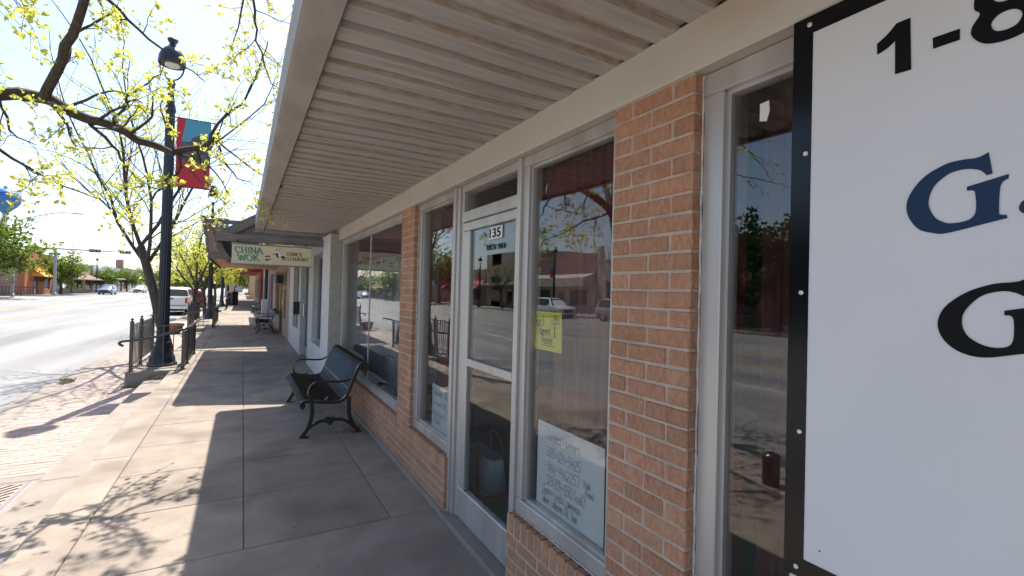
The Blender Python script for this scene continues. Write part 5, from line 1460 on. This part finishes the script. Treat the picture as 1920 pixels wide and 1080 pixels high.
# railings on the opposite corner
def fence_run(label, x0, x1, y, z=LOW):
    t = thing('corner_railing', label, 'railing', ((x0 + x1) / 2, y, z))
    n = int((x1 - x0) / .3)
    for i in range(n + 1):
        x = x0 + (x1 - x0) * i / n
        obj('baluster' if i % 6 else 'post', MB().box(x - (.03 if i % 6 else .06), x + (.03 if i % 6 else .06), y - .03, y + .03, z, z + 1.15), M_blackpaint, t)
    for zz in (z + .15, z + 1.0): obj('rail', MB().box(x0, x1, y - .045, y - .031, zz, zz + .07), M_blackpaint, t)
fence_run('black railing before the brick wall of the orange corner building', -29.0, -24.2, 86.2)
# flag
fg = thing('flag', 'small red and white flag on a thin pole above the far roofs', 'flag', (0.9, 52, 6.4))
obj('pole', MB().tube([(1.35, 52, 5.9), (1.35, 52, 12.4)], .03, 6), M_galv, fg)
obj('cloth', MB().prism([(1.38, 11.2), (1.9, 11.25), (1.9, 12.2), (1.38, 12.3)], 51.99, 52.01, 'y'), M_banner_red, fg)

# ================================================================== vehicles
def wheel(par, x, y, r, w):
    mb = MB(); s = len(mb.v)
    prof = [(r * .62, -w / 2), (r * .94, -w / 2), (r, -w / 2 + .03), (r, w / 2 - .03), (r * .94, w / 2), (r * .62, w / 2)]
    n = 20
    for a, d in prof:
        for k in range(n): mb.v.append((x + d, y + a * math.cos(2 * math.pi * k / n), r + a * math.sin(2 * math.pi * k / n)))
    for i in range(5):
        for k in range(n): mb.f.append((i * n + k, i * n + (k + 1) % n, (i + 1) * n + (k + 1) % n, (i + 1) * n + k))
    wo = obj('wheel', mb, M_tyre, par, smooth=True)
    rm = MB(); sgn = 1 if x > 0 else -1
    xo = x + sgn * (w / 2 - .03)
    rm.prism([(y + r * .62 * math.cos(k * math.pi / 10), r + r * .62 * math.sin(k * math.pi / 10)) for k in range(20)], xo - .03, xo, 'x')
    ri = obj('rim', rm, M_rim, wo)
def loft(st):
    """st: list of (y, [(x,z)...]) half sections, mirrored"""
    mb = MB(); n = len(st[0][1]); m = 2 * n
    for y, sec in st:
        for x, z in sec: mb.v.append((x, y, z))
        for x, z in reversed(sec): mb.v.append((-x, y, z))
    for i in range(len(st) - 1):
        for k in range(m):
            k2 = (k + 1) % m
            mb.f.append((i * m + k, i * m + k2, (i + 1) * m + k2, (i + 1) * m + k))
    mb.f.append(tuple(range(m))[::-1]); mb.f.append(tuple((len(st) - 1) * m + k for k in range(m)))
    return mb
def make_car(name, label, cat, loc, rz, paint, kind='suv', group=None):
    """local: forward is +y, ground z=0"""
    t = thing(name, label, cat, loc, rz, world=False, group=group)
    W = .93
    def sec(zs, zb, zr, wb, wr):   # sill, belt, roof heights; belt and roof half widths
        return [(wb * .9, zs), (wb, zs + .12), (wb * 1.02, (zs + zb) / 2), (wb, zb - .04), (wb * .97, zb), (wr + (wb - wr) * .12, zr - .07), (wr * .9, zr - .01), (wr * .5, zr + .012)]
    if kind == 'suv':
        st = [(-2.32, sec(.55, .95, 1.02, .82, .74)), (-2.28, sec(.35, 1.0, 1.12, .88, .74)), (-2.18, sec(.32, 1.02, 1.45, .91, .70)), (-1.95, sec(.3, 1.03, 1.68, W, .68)), (-1.2, sec(.28, 1.03, 1.74, W, .70)), (0, sec(.28, 1.01, 1.74, W, .70)), (.45, sec(.28, 1.01, 1.69, W, .69)), (.85, sec(.28, 1.01, 1.42, W, .70)), (1.22, sec(.28, 1.02, 1.10, W, .76)), (1.8, sec(.28, .98, 1.03, .92, .78)), (2.2, sec(.30, .88, .93, .88, .74)), (2.36, sec(.38, .72, .78, .80, .70))]
        roofy = (-2.0, .52); wheels = (-1.40, 1.42); r = .36
        glass = dict(side=((-1.95, -1.05), (-1.0, -.12), (-.06, .72)), zb=1.05, zt=1.62, wb=W, wr=.70)
        front = ((1.18, 1.08, .84), (.50, 1.66, .66)); rear = ((-2.275, 1.10, .80), (-2.02, 1.60, .64))
    else:  # pickup
        st = [(-.35, sec(.35, 1.12, 1.14, W, .9)), (-.34, sec(.35, 1.12, 1.72, W, .70)), (-.1, sec(.35, 1.12, 1.84, W, .72)), (.9, sec(.35, 1.12, 1.86, W, .73)), (1.25, sec(.35, 1.12, 1.78, W, .72)), (1.75, sec(.35, 1.12, 1.38, W, .74)), (2.0, sec(.35, 1.12, 1.17, W, .8)), (2.7, sec(.35, 1.06, 1.12, W, .82)), (3.0, sec(.40, 1.0, 1.04, .9, .8)), (3.08, sec(.48, .85, .9, .86, .78))]
        wheels = (-1.55, 2.05); r = .40
        glass = dict(side=((-.2, .55), (.62, 1.5)), zb=1.16, zt=1.72, wb=W, wr=.73)
        front = ((1.95, 1.2, .84), (1.32, 1.76, .68)); rear = ((-.352, 1.24, .80), (-.345, 1.70, .68))
    obj('body', loft(st), paint, t, smooth=True)
    if kind == 'pickup':
        bed = MB(); bed.box(-.93, -.80, -2.6, -.36, .62, 1.22); bed.box(.80, .93, -2.6, -.36, .62, 1.22); bed.box(-.80, .80, -2.6, -.37, .62, .80); bed.box(-.91, -.78, -2.6, -.36, .40, .618); bed.box(.78, .91, -2.6, -.36, .40, .618)
        obj('cargo_bed', bed, paint, t)
        tg_ = obj('tailgate', MB().cbox(-.79, .79, -2.66, -2.602, .66, 1.22, .012), paint, t)
        obj('handle', MB().cbox(-.16, .16, -2.668, -2.661, 1.06, 1.14, .002), M_signal, tg_)
        bp_ = obj('bumper', MB().cbox(-.93, .93, -2.80, -2.66, .42, .62, .02), M_chrome, t)
        obj('licence_plate', MB().cbox(-.16, .16, -2.81, -2.801, .44, .58, .002), M_paper, bp_)
        for sx in (-1, 1): obj('tail_light', MB().cbox(sx * .865 - .065, sx * .865 + .065, -2.672, -2.601, .82, 1.18, .01), M_tail, t)
        obj('underbody', MB().box(-.7, .7, -2.5, 2.9, .28, .40), M_signal, t)
    else:
        for sx in (-1, 1):
            obj('tail_light', MB().cbox(sx * .80 - .09, sx * .80 + .09, -2.335, -2.26, .82, 1.06, .01), M_tail, t)
        obj('licence_plate', MB().cbox(-.16, .16, -2.335, -2.322, .72, .86, .002), M_paper, t)
        obj('underbody', MB().box(-.8, .8, -2.1, 2.1, .2, .33), M_signal, t)
    fy = 2.37 if kind == 'suv' else 3.09
    for sx in (-1, 1):
        obj('head_light', MB().cbox(sx * .66 - .15, sx * .66 + .15, fy - .28, fy - .04, .72 if kind == 'suv' else .82, .86 if kind == 'suv' else .98, .02), M_headl, t)
    obj('grille', MB().cbox(-.48, .48, fy - .10, fy + .01, .50, .80 if kind == 'suv' else .95, .01), M_signal, t)
    obj('bumper', MB().cbox(-.84, .84, fy - .20, fy + .04, .32, .48, .03), paint if kind == 'suv' else M_chrome, t)
    for sx in (-1, 1):
        for (a, b) in glass['side']:
            zb, zt, wb, wr = glass['zb'], glass['zt'], glass['wb'] * .975, glass['wr'] * 1.06
            ia = .0 if a > -1.9 else .12; ib = .28 if b > .6 else 0
            mb = MB(); mb.quad((sx * (wb + .008), a, zb), (sx * (wb + .008), b, zb), (sx * (wr + .03), b - ib, zt), (sx * (wr + .03), a + ia, zt))
            mb.quad((sx * (wb - .03), a, zb), (sx * (wb - .03), b, zb), (sx * (wr - .01), b - ib, zt), (sx * (wr - .01), a + ia, zt))
            obj('side_window', mb, M_carglass, t, fix=False)
        obj('mirror', MB().cbox(sx * 1.04 - .09, sx * 1.04 + .09, (.72 if kind == 'suv' else 1.55), (.84 if kind == 'suv' else 1.67), 1.02 if kind == 'suv' else 1.16, 1.17 if kind == 'suv' else 1.34, .03), paint, t)
        for wy in wheels: wheel(t, sx * .83, wy, r, .22)
    for nm, ((ya, za, wa), (yb, zb_, wb_)) in (('windscreen', front), ('rear_window', rear)):
        d = 1 if nm == 'windscreen' else -1
        mb = MB(); mb.quad((-wa, ya + d * .015, za + .015), (wa, ya + d * .015, za + .015), (wb_, yb + d * .015, zb_ + .015), (-wb_, yb + d * .015, zb_ + .015))
        mb.quad((-wa, ya, za), (wa, ya, za), (wb_, yb, zb_), (-wb_, yb, zb_))
        obj(nm, mb, M_carglass, t, fix=False)
    return t
make_car('pickup_truck', 'white pickup truck parked at the kerb behind the near lamp post', 'pickup', (-4.15, 41.0, ROAD), 0, M_carwhite, 'pickup')
make_car('parked_car', 'dark red sport utility car parked ahead of the white pickup', 'car', (-3.75, 49.5, ROAD), 0, M_carred)
make_car('oncoming_car', 'steel blue sport utility car coming along the far lane', 'car', (-20.6, 107, ROAD), math.pi, M_carblue)
make_car('oncoming_car', 'silver car farther back in the far lane', 'car', (-20.0, 133, ROAD), math.pi, M_carsilver)
make_car('parked_car', 'silver-white sport utility car mirrored behind the yellow note', 'car', (-21.6, 35.2, ROAD), math.pi, M_carwhite)
make_car('parked_car', 'white car mirrored at the edge of the brick pillar', 'car', (-21.7, 26.2, ROAD), math.pi, M_carsilver)

for o in bpy.data.objects:
    if '_world' in o.keys(): del o['_world']
